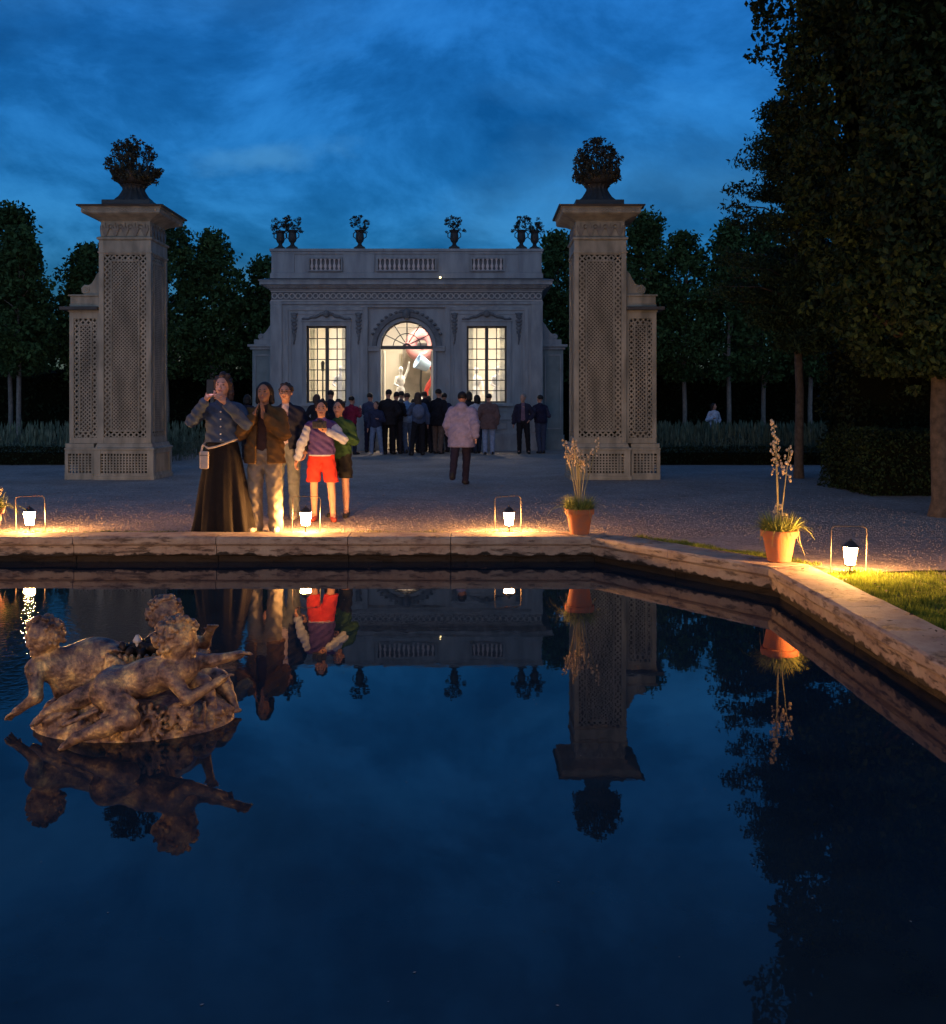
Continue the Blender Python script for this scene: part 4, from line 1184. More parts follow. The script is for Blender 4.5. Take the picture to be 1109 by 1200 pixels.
# ------------------------------------------------------------------ fountain group
def putto(hd, neck, sh, hp, k_, an, el, wr, fwd, hr=.088, tag_=None):
    """hd head centre; sh/hp/k_/an/el/wr are pairs of joints (left, right)"""
    V = np.array; sp = []
    ch = (V(sh[0])+V(sh[1]))/2; pe = (V(hp[0])+V(hp[1]))/2; mid = ch*.5+pe*.5
    sp += [cap(sh[0], sh[1], .046, .046, .05), cap(ch, mid, .084, .080, .05), cap(mid, pe, .080, .084, .05), cap(hp[0], hp[1], .072, .072, .05)]
    sp += [cap(ch, neck, .045, .036, .03), cap(neck, hd, .036, .04, .02)]
    for i in (0, 1):
        sp += [cap(sh[i], el[i], .041, .030, .025), cap(el[i], wr[i], .031, .020, .015)]
        sp += [cap(hp[i], k_[i], .066, .043, .04), ell(tuple(k_[i]), (.044, .044, .044), None, .02), cap(k_[i], (V(k_[i])*.55+V(an[i])*.45), .043, .040, .02), cap((V(k_[i])*.55+V(an[i])*.45), an[i], .040, .024, .02)]
        f = V(an[i])-V(k_[i]); f = f/np.linalg.norm(f)
        toe = V(an[i])+f*.055+V([0, 0, -.02])
        sp += [cap(an[i], toe, .024, .018, .015)]
        side = np.cross(f, [0, 0, 1.]); side /= np.linalg.norm(side)+1e-6
        for q in range(5): sp.append(ell(tuple(toe+f*.014+side*(q-2)*.0095), (.009, .009, .009), None, .003))
        # hand with fingers
        w_ = V(wr[i]); d = w_-V(el[i]); d = d/np.linalg.norm(d); s2 = np.cross(d, [0, 0.3, 1.]); s2 /= np.linalg.norm(s2)
        pc = w_+d*.026; sp += [cap(w_, pc, .018, .021, .012)]
        for q in range(4):
            a_ = pc+d*.012+s2*(q-1.5)*.013; b_ = a_+d*.024+s2*(q-1.5)*.003; c_ = b_+d*.016+V([0, 0, -.010])
            sp += [cap(a_, b_, .0078, .007, .004), cap(b_, c_, .007, .0055, .002)]
        sp += [cap(w_+d*.01+s2*.014, w_+d*.034+s2*.036, .008, .006, .004)]
    # head: skull, cheeks, brow, nose, lips, chin, ears, curls
    hd = V(hd); f = V(fwd)/np.linalg.norm(fwd); up = V([0, 0, 1.]); rt = np.cross(f, up); rt /= np.linalg.norm(rt); up = np.cross(rt, f)
    P = lambda a, b, c: tuple(hd+rt*a*hr+f*b*hr+up*c*hr)
    sp += [ell(tuple(hd), (hr*.92, hr*.95, hr), None, .02), ell(P(0, .30, -.42), (hr*.62,)*3, None, .03), ell(P(.38, .55, -.35), (hr*.3,)*3, None, .02), ell(P(-.38, .55, -.35), (hr*.3,)*3, None, .02),
           cap(P(0, .98, .05), P(0, 1.12, -.22), hr*.08, hr*.13, .01), ell(P(0, .88, -.78), (hr*.2,)*3, None, .015), ell(P(0, .98, -.48), (hr*.16, hr*.16, hr*.07), None, .005),
           cap(P(-.4, .86, .16), P(.4, .86, .16), hr*.1, hr*.1, .02), ell(P(.35, .84, -.03), (hr*.12,)*3, None, .004), ell(P(-.35, .84, -.03), (hr*.12,)*3, None, .004),
           ell(P(.95, -.02, -.1), (hr*.12, hr*.14, hr*.2), None, .01), ell(P(-.95, -.02, -.1), (hr*.12, hr*.14, hr*.2), None, .01)]
    r2 = np.random.default_rng(int(abs(hd[0])*1000)+5)
    for q in range(190):
        a = r2.normal(size=3); a /= np.linalg.norm(a)
        c = a @ f; u = a @ up
        if c > .45 and u < .72: continue
        if u < -.6: continue
        p = hd + a*hr*r2.uniform(.98, 1.12)
        s_ = hr*r2.uniform(.09, .17)
        sp.append(ell(tuple(p), (s_, s_, s_*.8), tuple(r2.uniform(0, 3, 3)), .004))
    return sp

def fountain():
    t = thing('fountain_sculpture', 'weathered gilt lead fountain group of three cherubs on an oval rock in the pond', 'fountain sculpture', (-1.70, 4.90, WZ))
    rs = np.random.default_rng(5)
    # rock base
    sp = [ell((0, 0, -.02), (.50, .345, .11), None, .05), ell((.02, .03, .05), (.44, .27, .09), None, .05)]
    for k in range(70):
        a = rs.uniform(0, 2*PI); q = rs.uniform(.55, 1.0)
        sp.append(ell((.46*q*math.cos(a), .31*q*math.sin(a), .05+.05*(1-q)+rs.uniform(-.03, .03)), tuple(rs.uniform(.02, .07, 3)), tuple(rs.uniform(0, 3, 3)), .012))
    # scrolled wave carved on the front: nested curls
    for cx, cz, r0 in ((.17, .075, .085), (.30, .09, .06), (.05, .06, .06)):
        for rr in (1, .68, .38):
            for a in np.linspace(-.3*PI, 1.25*PI, 13):
                yy = -.335*math.sqrt(max(0, 1-(cx/.52)**2))-.005+.06*(cz+rr*r0*math.sin(a))/.1*.4
                sp.append(ell((cx+rr*r0*math.cos(a), yy, cz+rr*r0*math.sin(a)), (.012, .02, .012), None, .008))
    for k in range(26):
        a = rs.uniform(PI*1.05, PI*1.95)
        sp.append(cap((.47*math.cos(a), .32*math.sin(a), .02), (.40*math.cos(a+.25), .27*math.sin(a+.25), .11), .016, .010, .01))
    def post(X, Y, Z, F): return F + .004*np.sin(X*90+2*np.sin(Y*60))*np.sin(Y*80+Z*40)*np.sin(Z*95+X*33)
    sdf_obj('rock_base', sp, M['bronze'], t, h=.0085, post=post)
    # front cherub lying on his front, head to the right, arms reaching right
    sp = putto((.275, -.20, .455), (.30, -.19, .37), ((.265, -.28, .30), (.32, -.12, .32)), ((-.02, -.30, .225), (-.02, -.17, .235)),
               ((.11, -.385, .125), (-.19, -.19, .165)), ((-.12, -.42, .05), (-.34, -.22, .10)), ((.37, -.34, .205), (.43, -.14, .33)), ((.49, -.27, .265), (.545, -.16, .36)), (.85, -.30, -.40), .100)
    for k in range(10):   # cloth over the hip
        q = k/9; sp.append(cap((-.02+.10*q, -.37+.02*q, .13+.10*q), (.06+.08*q, -.36, .10+.09*q), .012, .010, .008))
    sp += [cap((-.20+.03*q, -.36+.035*q, .09+.006*q), (-.05, -.34+.03*q, .15+.01*q), .012, .010, .01) for q in range(6)]
    sdf_obj('cherub', sp, M['bronze'], t, h=.0062)
    # left cherub half risen, reaching out to the left
    sp = putto((-.445, .00, .425), (-.43, .02, .335), ((-.47, -.05, .265), (-.37, .08, .28)), ((-.24, .06, .17), (-.17, .13, .26)),
               ((-.06, -.02, .13), (-.02, .10, .22)), ((.10, -.05, .12), (.04, .02, .09)), ((-.43, -.13, .15), (-.22, .10, .30)), ((-.505, -.13, .095), (-.12, .04, .33)), (-.45, -.8, -.15), .088)
    sp += [ell((-.21, .08, .27), (.16, .10, .12), (0, .1, 0), .05), ell((-.36, .02, .2), (.06, .06, .13), None, .04)]
    sp += [cap((-.12+.02*q, -.03, .33-.01*q), (-.13+.035*q, -.05, .15), .012, .014, .008) for q in range(6)]
    sdf_obj('cherub', sp, M['bronze'], t, h=.0062)
    # cherub behind, mostly hidden
    sp = putto((.06, .30, .47), (.09, .28, .385), ((.02, .26, .32), (.17, .30, .32)), ((.18, .16, .17), (.27, .22, .17)),
               ((.33, .05, .16), (.38, .18, .15)), ((.40, -.05, .09), (.46, .10, .08)), ((-.06, .30, .24), (.26, .34, .30)), ((-.13, .24, .30), (.31, .26, .38)), (.5, -.8, -.1), .086)
    sdf_obj('cherub', sp, M['bronze'], t, h=.0062)
    # bundle of reeds / fluted jet housing
    mb = MB()
    for k in range(26):
        a = 2*PI*k/26; c, s_ = math.cos(a), math.sin(a)
        mb.tube([(.02+c*.10, .08+s_*.08, .06), (.02+c*.105, .08+s_*.085, .2), (.02+c*.14, .08+s_*.11, .31), (.02+c*.155, .08+s_*.12, .33)], [.016, .015, .017, .008], 6)
    mb.lathe([(.09, .05), (.10, .2), (.13, .3)], .02, .08, 20)
    mb.build('reed_bundle', M['bronze'], t, smooth=True)
    sp = [ell((.02+.10*math.cos(a)*q, .08+.08*math.sin(a)*q, .325+rs.uniform(0, .03)), (.03, .03, .018), tuple(rs.uniform(0, 3, 3)), .01) for a in np.linspace(0, 6.0, 12) for q in (.5, 1.1)]
    sdf_obj('reed_tops', sp, M['bronze_dark'], t, h=.008)
    MB().lathe([(.015, .33), (.012, .37), (.022, .375), (.022, .385), (.008, .41)], .0, .05, 12).build('jet_nozzle', M['nozzle'], t)
M['bronze_dark'] = mat('blackened_lead', (.05, .035, .03), (.02, .015, .012), 20, .5, metal=.3)
M['nozzle'] = mat('pale_metal_nozzle', (.7, .66, .6), None, 20, .35, metal=.4)
fountain()

# ------------------------------------------------------------------ trees
def make_crown(h, r, seed, per=60, lsize=.20, m=150, taper=.35, bottom=2.2):
    rs = np.random.default_rng(seed)
    z = rs.uniform(0, 1, m)
    prof = np.clip(np.minimum(1, (z+.12)*3.2)*(1-taper*z)*np.sqrt(np.clip(1-z**4, 0, 1))+.05, .05, 1)
    a = rs.uniform(0, 2*PI, m); q = rs.uniform(.45, 1.0, m)
    lob = 1+.16*np.sin(a*3+seed)+.12*np.sin(a*5+z*7+seed*2)
    cc = np.stack([np.cos(a)*q*prof*r*lob, np.sin(a)*q*prof*r*lob, bottom+z*(h-bottom)], 1)
    return clump_points(cc, rs.uniform(.22, .48, m)*min(1.2, r), per, rs), cc
def make_tree(name, label, x, y, h, r, seed, trunk_r, group, material, bark='pale_bark', bottom=2.3, per=60, lsize=.17, m=150, taper=.35, mesh=None):
    t = thing(name, label, 'tree', (x, y, 0), seed*1.3, group)
    pts, cc = make_crown(h, r, seed, per, lsize, m, taper, bottom)
    rs = np.random.default_rng(seed+100)
    foliage_obj('crown', pts, lsize, material, t, rs, up=.3)
    mb = MB()
    mb.tube([(0, 0, -.05), (.02, .01, .25), (.03, 0, 1.2), (.0, .03, bottom+.4), (.05, .0, h*.6), (0, 0, h*.9)], [trunk_r*1.35, trunk_r*1.05, trunk_r, trunk_r*.9, trunk_r*.5, .02], 10)
    for k in range(14):
        c = cc[k*3 % len(cc)]; z0 = max(bottom*.85, min(c[2]-.5, h*.7))
        mb.tube([(0, 0, z0), (c[0]*.5, c[1]*.5, (z0+c[2])/2+.1), (c[0], c[1], c[2])], [trunk_r*.38, trunk_r*.25, .012], 5)
    mb.build('trunk', M[bark], t, smooth=True)
    return t
rowL = [(-15.6, 33, 7.9, 1.35), (-14.6, 31.5, 6.9, 1.2), (-13.2, 33.5, 6.7, 1.2), (-11.6, 33, 7.0, 1.3), (-10.2, 32.5, 7.45, 1.6), (-8.8, 33, 7.0, 1.4), (-7.2, 34, 6.3, 1.3), (-17.2, 33, 8.1, 1.5)]
rowR = [(2.9, 34, 7.1, 1.3), (4.3, 34, 7.0, 1.3), (5.75, 33, 7.85, 1.45), (7.1, 33.2, 7.0, 1.3), (8.45, 32.5, 7.3, 1.25), (9.9, 33.5, 7.5, 1.4), (11.3, 33, 7.1, 1.4), (13.1, 33, 7.6, 1.5), (15, 33, 7.4, 1.5)]
wl = ['row tree at the far left picture edge', 'second row tree from the left picture edge', 'row tree left of the left gate pier', 'row tree directly behind the left gate pier', 'tallest row tree just right of the left gate pier',
      'row tree between the left gate pier and the pavilion', 'small row tree touching the left flank of the pavilion', 'row tree beyond the left picture edge']
wr = ['row tree beside the right flank of the pavilion', 'row tree behind the right gate pier', 'tall row tree just right of the right gate pier', 'row tree between the right pier and the far person', 'row tree behind the far person by the hedge',
      'row tree behind the slim dark tree on the right', 'row tree behind the clipped tree, left part', 'row tree behind the clipped tree, middle part', 'row tree behind the clipped tree, right part']
for i, (x, y, h, r) in enumerate(rowL): make_tree('linden_tree', wl[i]+', pale trunk', x, y, h, r, 40+i, .075, 'trees in a row behind the flower beds', M['leaf'], per=46, m=190, taper=(.3, .7, .45, .75, .3, .6, .5, .3)[i])
for i, (x, y, h, r) in enumerate(rowR): make_tree('linden_tree', wr[i]+', pale trunk', x, y, h, r, 60+i, .075, 'trees in a row behind the flower beds', M['leaf'], per=46, m=190, taper=(.4, .6, .78, .35, .8, .45, .7, .4, .5)[i])
# second row far behind as one far wood
rs = np.random.default_rng(77)
cc = []
for x in np.arange(-27, 28, 1.15):
    if abs(x+1.99) < 4: continue
    h = rs.uniform(5.6, 7.4); m = 46; z = rs.uniform(.0, 1, m); a = rs.uniform(0, 6.28, m)
    rr = 1.4*np.sqrt(np.clip(1-z**3, .05, 1))
    cc.append(np.stack([x+np.cos(a)*rr*rs.uniform(.3, 1, m), 42.5+np.sin(a)*rr, 2.0+z*(h-2.0)], 1))
cc = np.concatenate(cc)
o = foliage_obj('distant_trees', clump_points(cc, rs.uniform(.4, .8, len(cc)), 26, rs), .27, M['leaf'], None, rs); tag(o, 'dark mass of distant trees filling the gaps behind the row', 'woodland', kind='stuff')

def hedge(name, label, x0, x1, y0, y1, h, lsize, dens, seed, material, rough=.05, kind='hedge', rnd=.0):
    t = thing(name, label, kind, ((x0+x1)/2, (y0+y1)/2, 0))
    hx, hy = (x1-x0)/2, (y1-y0)/2; rs = np.random.default_rng(seed)
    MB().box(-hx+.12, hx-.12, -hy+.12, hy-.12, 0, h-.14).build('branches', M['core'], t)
    P = []
    for (A, f) in ((2*hx*h, 'f'), (2*hy*h, 'l'), (2*hy*h, 'r'), (4*hx*hy, 't'), (2*hx*h*.3, 'b')):
        n = int(A*dens); u = rs.uniform(-1, 1, n); v = rs.uniform(0, 1, n); d = np.abs(rs.normal(size=n))*.07
        bump = rough*(np.sin(u*hx*5+seed)+np.sin(v*h*6+u*hx*2))
        if f == 'f': p = np.stack([u*hx, -hy+d-bump, v*h], 1)
        if f == 'b': p = np.stack([u*hx, hy-d+bump, v*h], 1)
        if f == 'l': p = np.stack([-hx+d-bump, u*hy, v*h], 1)
        if f == 'r': p = np.stack([hx-d+bump, u*hy, v*h], 1)
        if f == 't': p = np.stack([u*hx, (2*v-1)*hy, h-d+bump*.5], 1)
        P.append(p)
    P = np.concatenate(P)
    if rnd:
        ex = np.clip((np.abs(P[:, 0])-(hx-rnd))/rnd, 0, 1); ey = np.clip((np.abs(P[:, 1])-(hy-rnd))/rnd, 0, 1); P[:, 2] *= 1-.22*np.maximum(ex, ey)**2
    foliage_obj('leaves', P, lsize, material, t, rs)
    return t
hedge('tall_hedge', 'tall black clipped hedge running across behind the row trees', -22, 22, 36, 37.2, 2.62, .15, 110, 1, M['leafhedge'], .06)
hedge('border_hedge', 'low clipped edging hedge in front of the left flower bed', -21, -7.0, 22.0, 22.7, .40, .06, 420, 2, M['leafhedge'], .02)
hedge('border_hedge', 'low clipped edging hedge in front of the right flower bed', 3.6, 9.4, 22.0, 22.7, .40, .06, 420, 3, M['leafhedge'], .02)
hedge('square_bush', 'chest high clipped bush under the big clipped tree', 5.85, 7.6, 14.6, 16.6, .98, .06, 900, 4, M['leaf2'], .03, 'bush', .25)
hedge('tall_bush', 'tall dark hedge block behind the clipped bush on the right', 6.9, 13, 18.0, 19.6, 2.5, .10, 260, 5, M['leafhedge'], .08)

def bed(x0, x1, y0, y1, seed, label):
    rs = np.random.default_rng(seed); n = 900
    cx = rs.uniform(x0, x1, n); cy = rs.uniform(y0, y1, n); hz = .34+.22*np.sin(cx*1.3+seed)*np.sin(cy*1.1)+rs.uniform(0, .3, n)
    c = np.stack([cx, cy, hz*.6], 1)
    p = clump_points(c, rs.uniform(.16, .34, n), 40, rs); p[:, 2] = np.abs(p[:, 2])
    v, f = leaf_cloud(p, .09, rs, aspect=.25, up=-.8)
    # upright flower stems
    m = 2600; sx = rs.uniform(x0, x1, m); sy = rs.uniform(y0, y1, m); h = rs.uniform(.45, .95, m); l = rs.normal(size=(m, 2))*.08
    b = np.stack([sx, sy, np.zeros(m)], 1); tp = b+np.stack([l[:, 0], l[:, 1], h], 1); wv = np.array([.006, 0, 0])
    hd = np.array([0, 0, .0])
    v2 = np.stack([b-wv, b+wv, tp+wv*.8, tp-wv*.8], 1).reshape(-1, 3)
    tp2 = tp.copy(); wv2 = np.array([.022, 0, 0])
    v3 = np.stack([tp-[0, 0, .22]-wv2*0, tp-[0, 0, .1]+wv2, tp, tp-[0, 0, .1]-wv2], 1).reshape(-1, 3)
    V = np.concatenate([v, v2, v3]); F = np.arange(len(V)).reshape(-1, 4)
    o = link(bpy.data.objects.new('flower_bed', np_mesh('flower_bed', V, F, M['lav']))); tag(o, label, 'flower bed', kind='stuff')
bed(-21, -7.0, 22.8, 28, 5, 'grey green flower bed with lavender-like plants left of the pavilion')
bed(3.6, 10.5, 22.8, 28, 6, 'grey green flower bed with lavender-like plants right of the pavilion')

# slim dark tree on the right
t = thing('slim_tree', 'slim dark tree, tall bare trunk and ragged crown, left of the clipped tree', 'tree', (6.02, 18.2, 0))
rs = np.random.default_rng(91)
limbs = []; mb = MB()
mb.tube([(0, 0, -.05), (0, 0, .3), (.02, 0, 1.6), (-.04, 0, 3), (0, .02, 5), (.0, 0, 6.7)], [.11, .085, .078, .07, .045, .015], 10)
for k in range(150):
    z = 2.3+4.6*rs.uniform(0, 1)**.85; a = rs.uniform(0, 2*PI)
    L = 1.75*max(.2, math.sin(PI*min(1, (z-1.2)/6.4)**.8))*rs.uniform(.35, 1.08)
    if z < 3.2: L *= .75
    e = (math.cos(a)*L, math.sin(a)*L, z+.28*L-.2*L*L*.4); mid = (e[0]*.5, e[1]*.5, z+.16*L)
    mb.tube([(0, 0, z), mid, e], [.022, .014, .005], 5)
    for q in np.linspace(.3, 1.0, 7):
        limbs.append((e[0]*q, e[1]*q, z+(e[2]-z)*q-.03))
mb.build('trunk', M['bark'], t, smooth=True)
limbs = np.array(limbs); p = clump_points(limbs, rs.uniform(.14, .30, len(limbs)), 46, rs); p[:, 2] = (p[:, 2]-np.repeat(limbs[:, 2], 46))*.95+np.repeat(limbs[:, 2], 46)
foliage_obj('crown', p, .095, M['leaf3'], t, rs, aspect=.4, up=.5)

# big clipped trees of the alley on the right
def clipped(name, label, x, y, hx, hy, z0, z1, seed, n, lean=.0, tr=.13, ox=0):
    t = thing(name, label, 'tree', (x, y, 0), 0, 'clipped trees of the alley on the right')
    rs = np.random.default_rng(seed)
    P = []
    H = z1-z0
    def face(k, f, n):
        u = rs.uniform(-1, 1, n); v = rs.uniform(0, 1, n)
        d = np.abs(rs.normal(size=n))*.16
        w = .13*np.sin(u*7+seed)+.12*np.sin(v*H*2.1+u*3)+.09*np.sin(v*H*5+u*11)
        ex = lean*v
        inset = .38*np.clip((.10-v)/.10, 0, 1)**1.5
        if f == 'f': return np.stack([u*(hx+ex-inset), np.full(n, -hy)-ex*.5+d-w+inset, z0+v*H], 1)
        if f == 'b': return np.stack([u*(hx+ex-inset), np.full(n, hy)+ex*.5-d+w-inset, z0+v*H], 1)
        if f == 'l': return np.stack([-hx-ex+d-w+inset, u*(hy+ex*.5-inset), z0+v*H], 1)
        if f == 'r': return np.stack([hx+ex-d+w-inset, u*(hy+ex*.5-inset), z0+v*H], 1)
        if f == 'd': return np.stack([u*(hx-.2), (2*v-1)*(hy-.2), z0+.05+np.abs(rs.normal(size=n))*.16+.08*np.sin(u*6)+.08*np.sin(v*9)], 1)
        if f == 't': return np.stack([u*(hx+lean), (2*v-1)*(hy+lean*.5), z1-d], 1)
    P = np.concatenate([face(0, 'f', int(n*.34)), face(0, 'l', int(n*.34)), face(0, 'b', int(n*.08)), face(0, 'r', int(n*.06)), face(0, 'd', int(n*.12)), face(0, 't', int(n*.06))])
    # sprigs sticking out
    m = 620; c = P[rs.integers(0, int(n*.68), m)]+rs.normal(size=(m, 3))*.15
    P = np.concatenate([P, clump_points(c, rs.uniform(.05, .16, m), 24, rs)])
    foliage_obj('crown', P, .092, M['leaf2'], t, rs, aspect=.62, up=.5).location.x = ox
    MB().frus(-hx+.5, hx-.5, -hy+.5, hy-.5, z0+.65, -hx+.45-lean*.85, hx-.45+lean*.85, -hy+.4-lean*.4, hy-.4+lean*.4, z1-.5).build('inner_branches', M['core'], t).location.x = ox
    mb = MB(); mb.tube([(0, 0, -.05), (.02, 0, .2), (0, .02, 1.2), (.03, 0, z0+.8), (0, 0, z0+2)], [tr*1.4, tr*1.08, tr, tr*.95, tr*.7], 12)
    for k in range(12):
        a = k*2.4; mb.tube([(0, 0, z0-.2+.08*k), (math.cos(a)*hx*.4, math.sin(a)*hy*.4, z0+.5), (math.cos(a)*hx*.7, math.sin(a)*hy*.7, z0+.9+.2*math.sin(k))], [tr*.35, tr*.22, .015], 6)
    mb.build('trunk', M['bark'], t, smooth=True)
clipped('clipped_tree', 'huge clipped linden tree with box shaped crown towering over the right of the picture', 5.72, 12.0, 1.30, 1.2, 1.72, 9.5, 8, 60000, 1.40, .13, .45)
clipped('clipped_tree', 'clipped tree further right of the huge clipped linden', 10.9, 12.2, 1.9, 1.5, 1.75, 9.2, 9, 20000, .5)
clipped('clipped_tree', 'second clipped tree behind the huge clipped linden, mostly hidden', 9.0, 16.6, 1.8, 1.8, 1.9, 9.0, 10, 26000, .3)
# ------------------------------------------------------------------ people
def hand_prims(el, wr, curl=.5, palm=(0, -1, 0), sidev=None, t=0, sc=1.0):
    V = np.array; w = V(wr, float); d = w-V(el, float); d /= np.linalg.norm(d)
    pn = V(palm, float); pn -= d*(pn@d); pn /= np.linalg.norm(pn)+1e-9
    sd = np.cross(d, pn)
    if sidev is not None and sd@V(sidev, float) < 0: sd = -sd      # towards the thumb
    sp = [cap(w, w+d*.03*sc, .024*sc, .027*sc, .01, t), cap(w+d*.03*sc+sd*.018*sc, w+d*.075*sc+sd*.024*sc, .015*sc, .012*sc, .012, t), cap(w+d*.03*sc-sd*.018*sc, w+d*.07*sc-sd*.026*sc, .015*sc, .012*sc, .012, t)]
    for q, L in enumerate((.040, .046, .043, .034)):
        off = (1.5-q)*.0185*sc
        a = w+d*(.080-.004*abs(q-1))*sc+sd*off
        c1 = curl*.7; d1 = d*math.cos(c1)+pn*math.sin(c1); b = a+d1*L*sc
        c2 = curl*1.7; d2 = d*math.cos(c2)+pn*math.sin(c2); c = b+d2*L*.85*sc
        sp += [cap(a, b, .0088*sc, .0082*sc, .004, t), cap(b, c, .0082*sc, .0068*sc, .002, t)]
    a = w+d*.02*sc+sd*.022*sc; b = a+(d*.55+sd*.75+pn*.25)*.038*sc; c = b+(d*.85+sd*.2+pn*.45)*.03*sc
    sp += [cap(a, b, .0115*sc, .0098*sc, .006, t), cap(b, c, .0098*sc, .008*sc, .002, t)]
    return sp

def person(label, x, y, rz, H, top=(.1, .1, .12), bot=(.03, .03, .04), kind='pants', arms=None, hem=.86, puff=.018, inner=None, skin='skin', hair='short', hairm='hair_dark',
           shoe=(.03, .03, .03), lo=True, feet=None, pitch=0, yaw=0, lean=0, knee_cut=.52, flare=0, group=None, sleeve='long', glasses=False, curl=.5, palms=None, wide=1.0, thumbs=None, vest=None, hood=False, z=0, hdir=None):
    t = thing('person', label, 'person', (x, y, z), rz, group)
    s = H/1.7; t.scale = (s, s, s)
    hb, hc = (.019, .021) if lo else (.0062, .0095)
    V = np.array
    sh = {q: V((q*.163*wide, .0-lean*.9, 1.352)) for q in (-1, 1)}
    arms = arms or {}
    A = {q: (V(arms[q][0], float), V(arms[q][1], float)) if q in arms else (V((q*.235*wide, .03-lean*.6, 1.10)), V((q*.245*wide, -.05-lean*.5, .86))) for q in (-1, 1)}
    feet = feet or {}
    F = {q: V(feet.get(q, (q*.10, .02, 0)), float) for q in (-1, 1)}
    hip = {q: V((q*.085, 0, .90)) for q in (-1, 1)}
    kn = {q: hip[q]*.5+F[q]*.5+V((q*.012, -.025, .06-.0)) for q in (-1, 1)}
    for q in kn: kn[q][2] = .50+F[q][2]*.4
    an = {q: F[q]+V((0, .02, .085)) for q in (-1, 1)}
    hc0 = V((0, -.015-lean, 1.605))
    ch = V((0, -lean*.7, 1.24)); nk = V((0, .01-lean*.9, 1.42))
    B = []
    B += [ell((0, 0, .95), (.155*wide, .105, .12), None, .05), ell((0, -lean*.35, 1.08), (.13*wide, .095, .13), None, .05), ell(tuple(ch), (.155*wide, .105, .17), None, .05), cap((0, -lean*.9, 1.39), sh[-1], .045, .046, .03), cap((0, -lean*.9, 1.39), sh[1], .045, .046, .03),
          cap(nk, hc0-V((0, -.01, .07)), .052, .050, .02)]
    for q in (-1, 1):
        e, w = A[q]
        B += [cap(sh[q], e, .048, .038, .03), cap(e, w, .037, .024, .015)]
        pal = (palms or {}).get(q, (-q, -.2, 0)); th = (thumbs or {}).get(q, (0, -1, 0))
        B += hand_prims(w-V(hdir[q]) if hdir else e, w, curl, pal, th) if not lo else [cap(w, w+(w-e)/np.linalg.norm(w-e)*.07, .03, .024, .01), cap(w+(w-e)/np.linalg.norm(w-e)*.07, w+(w-e)/np.linalg.norm(w-e)*.13, .022, .016, .01)]
        lg = .8 if kind == 'pants' else 1.0
        B += [cap(hip[q], kn[q], .083*lg, .053*lg, .02), cap(kn[q], kn[q]*.6+an[q]*.4+V((0, .012, 0)), .052*lg, .052*lg, .01), cap(kn[q]*.6+an[q]*.4+V((0, .012, 0)), an[q], .052*lg, .034*lg, .01), cap(an[q], an[q]+V((q*.02, -.13, -.045)), .036, .028, .02)]
    # head
    m = np.array(Euler((pitch, 0, yaw)).to_matrix())
    def HP(a, b, c): return tuple(hc0 + m @ V((a, b, c)))
    rot = (pitch, 0, yaw)
    B += [ell(HP(0, .012, .02), (.076, .094, .098), rot, .02), ell(HP(0, -.03, -.045), (.055, .058, .062), rot, .03), ell(HP(0, -.062, -.085), (.026, .022, .02), rot, .02)]
    if not lo:
        B += [cap(HP(0, -.086, .012), HP(0, -.106, -.022), .008, .0125, .012), ell(HP(0, -.092, -.028), (.018, .012, .009), rot, .008), cap(HP(-.04, -.074, .03), HP(.04, -.074, .03), .011, .011, .016),
              ell(HP(.032, -.062, -.03), (.024, .022, .022), rot, .02), ell(HP(-.032, -.062, -.03), (.024, .022, .022), rot, .02)]
        for q in (-1, 1):
            B += [ell(HP(q*.077, .008, -.005), (.010, .019, .030), rot, .006), ell(HP(q*.030, -.080, .010), (.011, .0075, .005), rot, .002, 1), cap(HP(q*.020, -.089, .031), HP(q*.044, -.079, .031), .0035, .0025, .002, 1)]
        B += [ell(HP(0, -.091, -.055), (.024, .008, .0075), rot, .003, 2)]
    else:
        B += [ell(HP(0, -.098, -.008), (.014, .018, .024), rot, .01)]
        for q in (-1, 1): B += [ell(HP(q*.077, .01, -.005), (.013, .02, .030), rot, .006)]
    sdf_obj('body', B, [M[skin], M['eye'], M['lip']], t, h=hb)
    # hair
    Hh = [ell(HP(0, .028, .036), (.086, .098, .093), rot, .01)]
    hr_ = np.random.default_rng(abs(hash_(label)) % 9999)
    if hair in ('long', 'curly', 'bob'):
        ln = {'long': .26, 'curly': .13, 'bob': .10}[hair]
        for q in (-1, 1): Hh.append(cap(HP(q*.068, .02, .03), HP(q*.078, .04, -ln), .03, .034, .03))
        Hh.append(cap(HP(0, .07, 0), HP(0, .085, -ln), .06, .055, .04))
        Hh.append(cap(HP(-.05, .075, 0), HP(-.05, .085, -ln*.9), .045, .04, .03)); Hh.append(cap(HP(.05, .075, 0), HP(.05, .085, -ln*.9), .045, .04, .03))
    if hair == 'curly':
        for k in range(70):
            a = hr_.normal(size=3); a /= np.linalg.norm(a)
            if a[1] < -.35 and a[2] < .6: continue
            r_ = hr_.uniform(.018, .032); Hh.append(ell(HP(a[0]*.095, .03+a[1]*.10, .0+a[2]*.12-(.05 if a[2] < 0 else -.02)), (r_, r_, r_), None, .006))
    if hair == 'bun': Hh.append(ell(HP(0, .12, .05), (.045, .04, .045), None, .01))
    if hair == 'short' and not lo:
        for k in range(46):
            a = hr_.normal(size=3); a /= np.linalg.norm(a)
            if a[1] < -.55 and a[2] < .65 or a[2] < -.3: continue
            Hh.append(ell(HP(a[0]*.080, .030+a[1]*.090, .040+a[2]*.086), (.022, .022, .014), tuple(hr_.uniform(0, 3, 3)), .006))
    mi = m.T; c_ = hc0
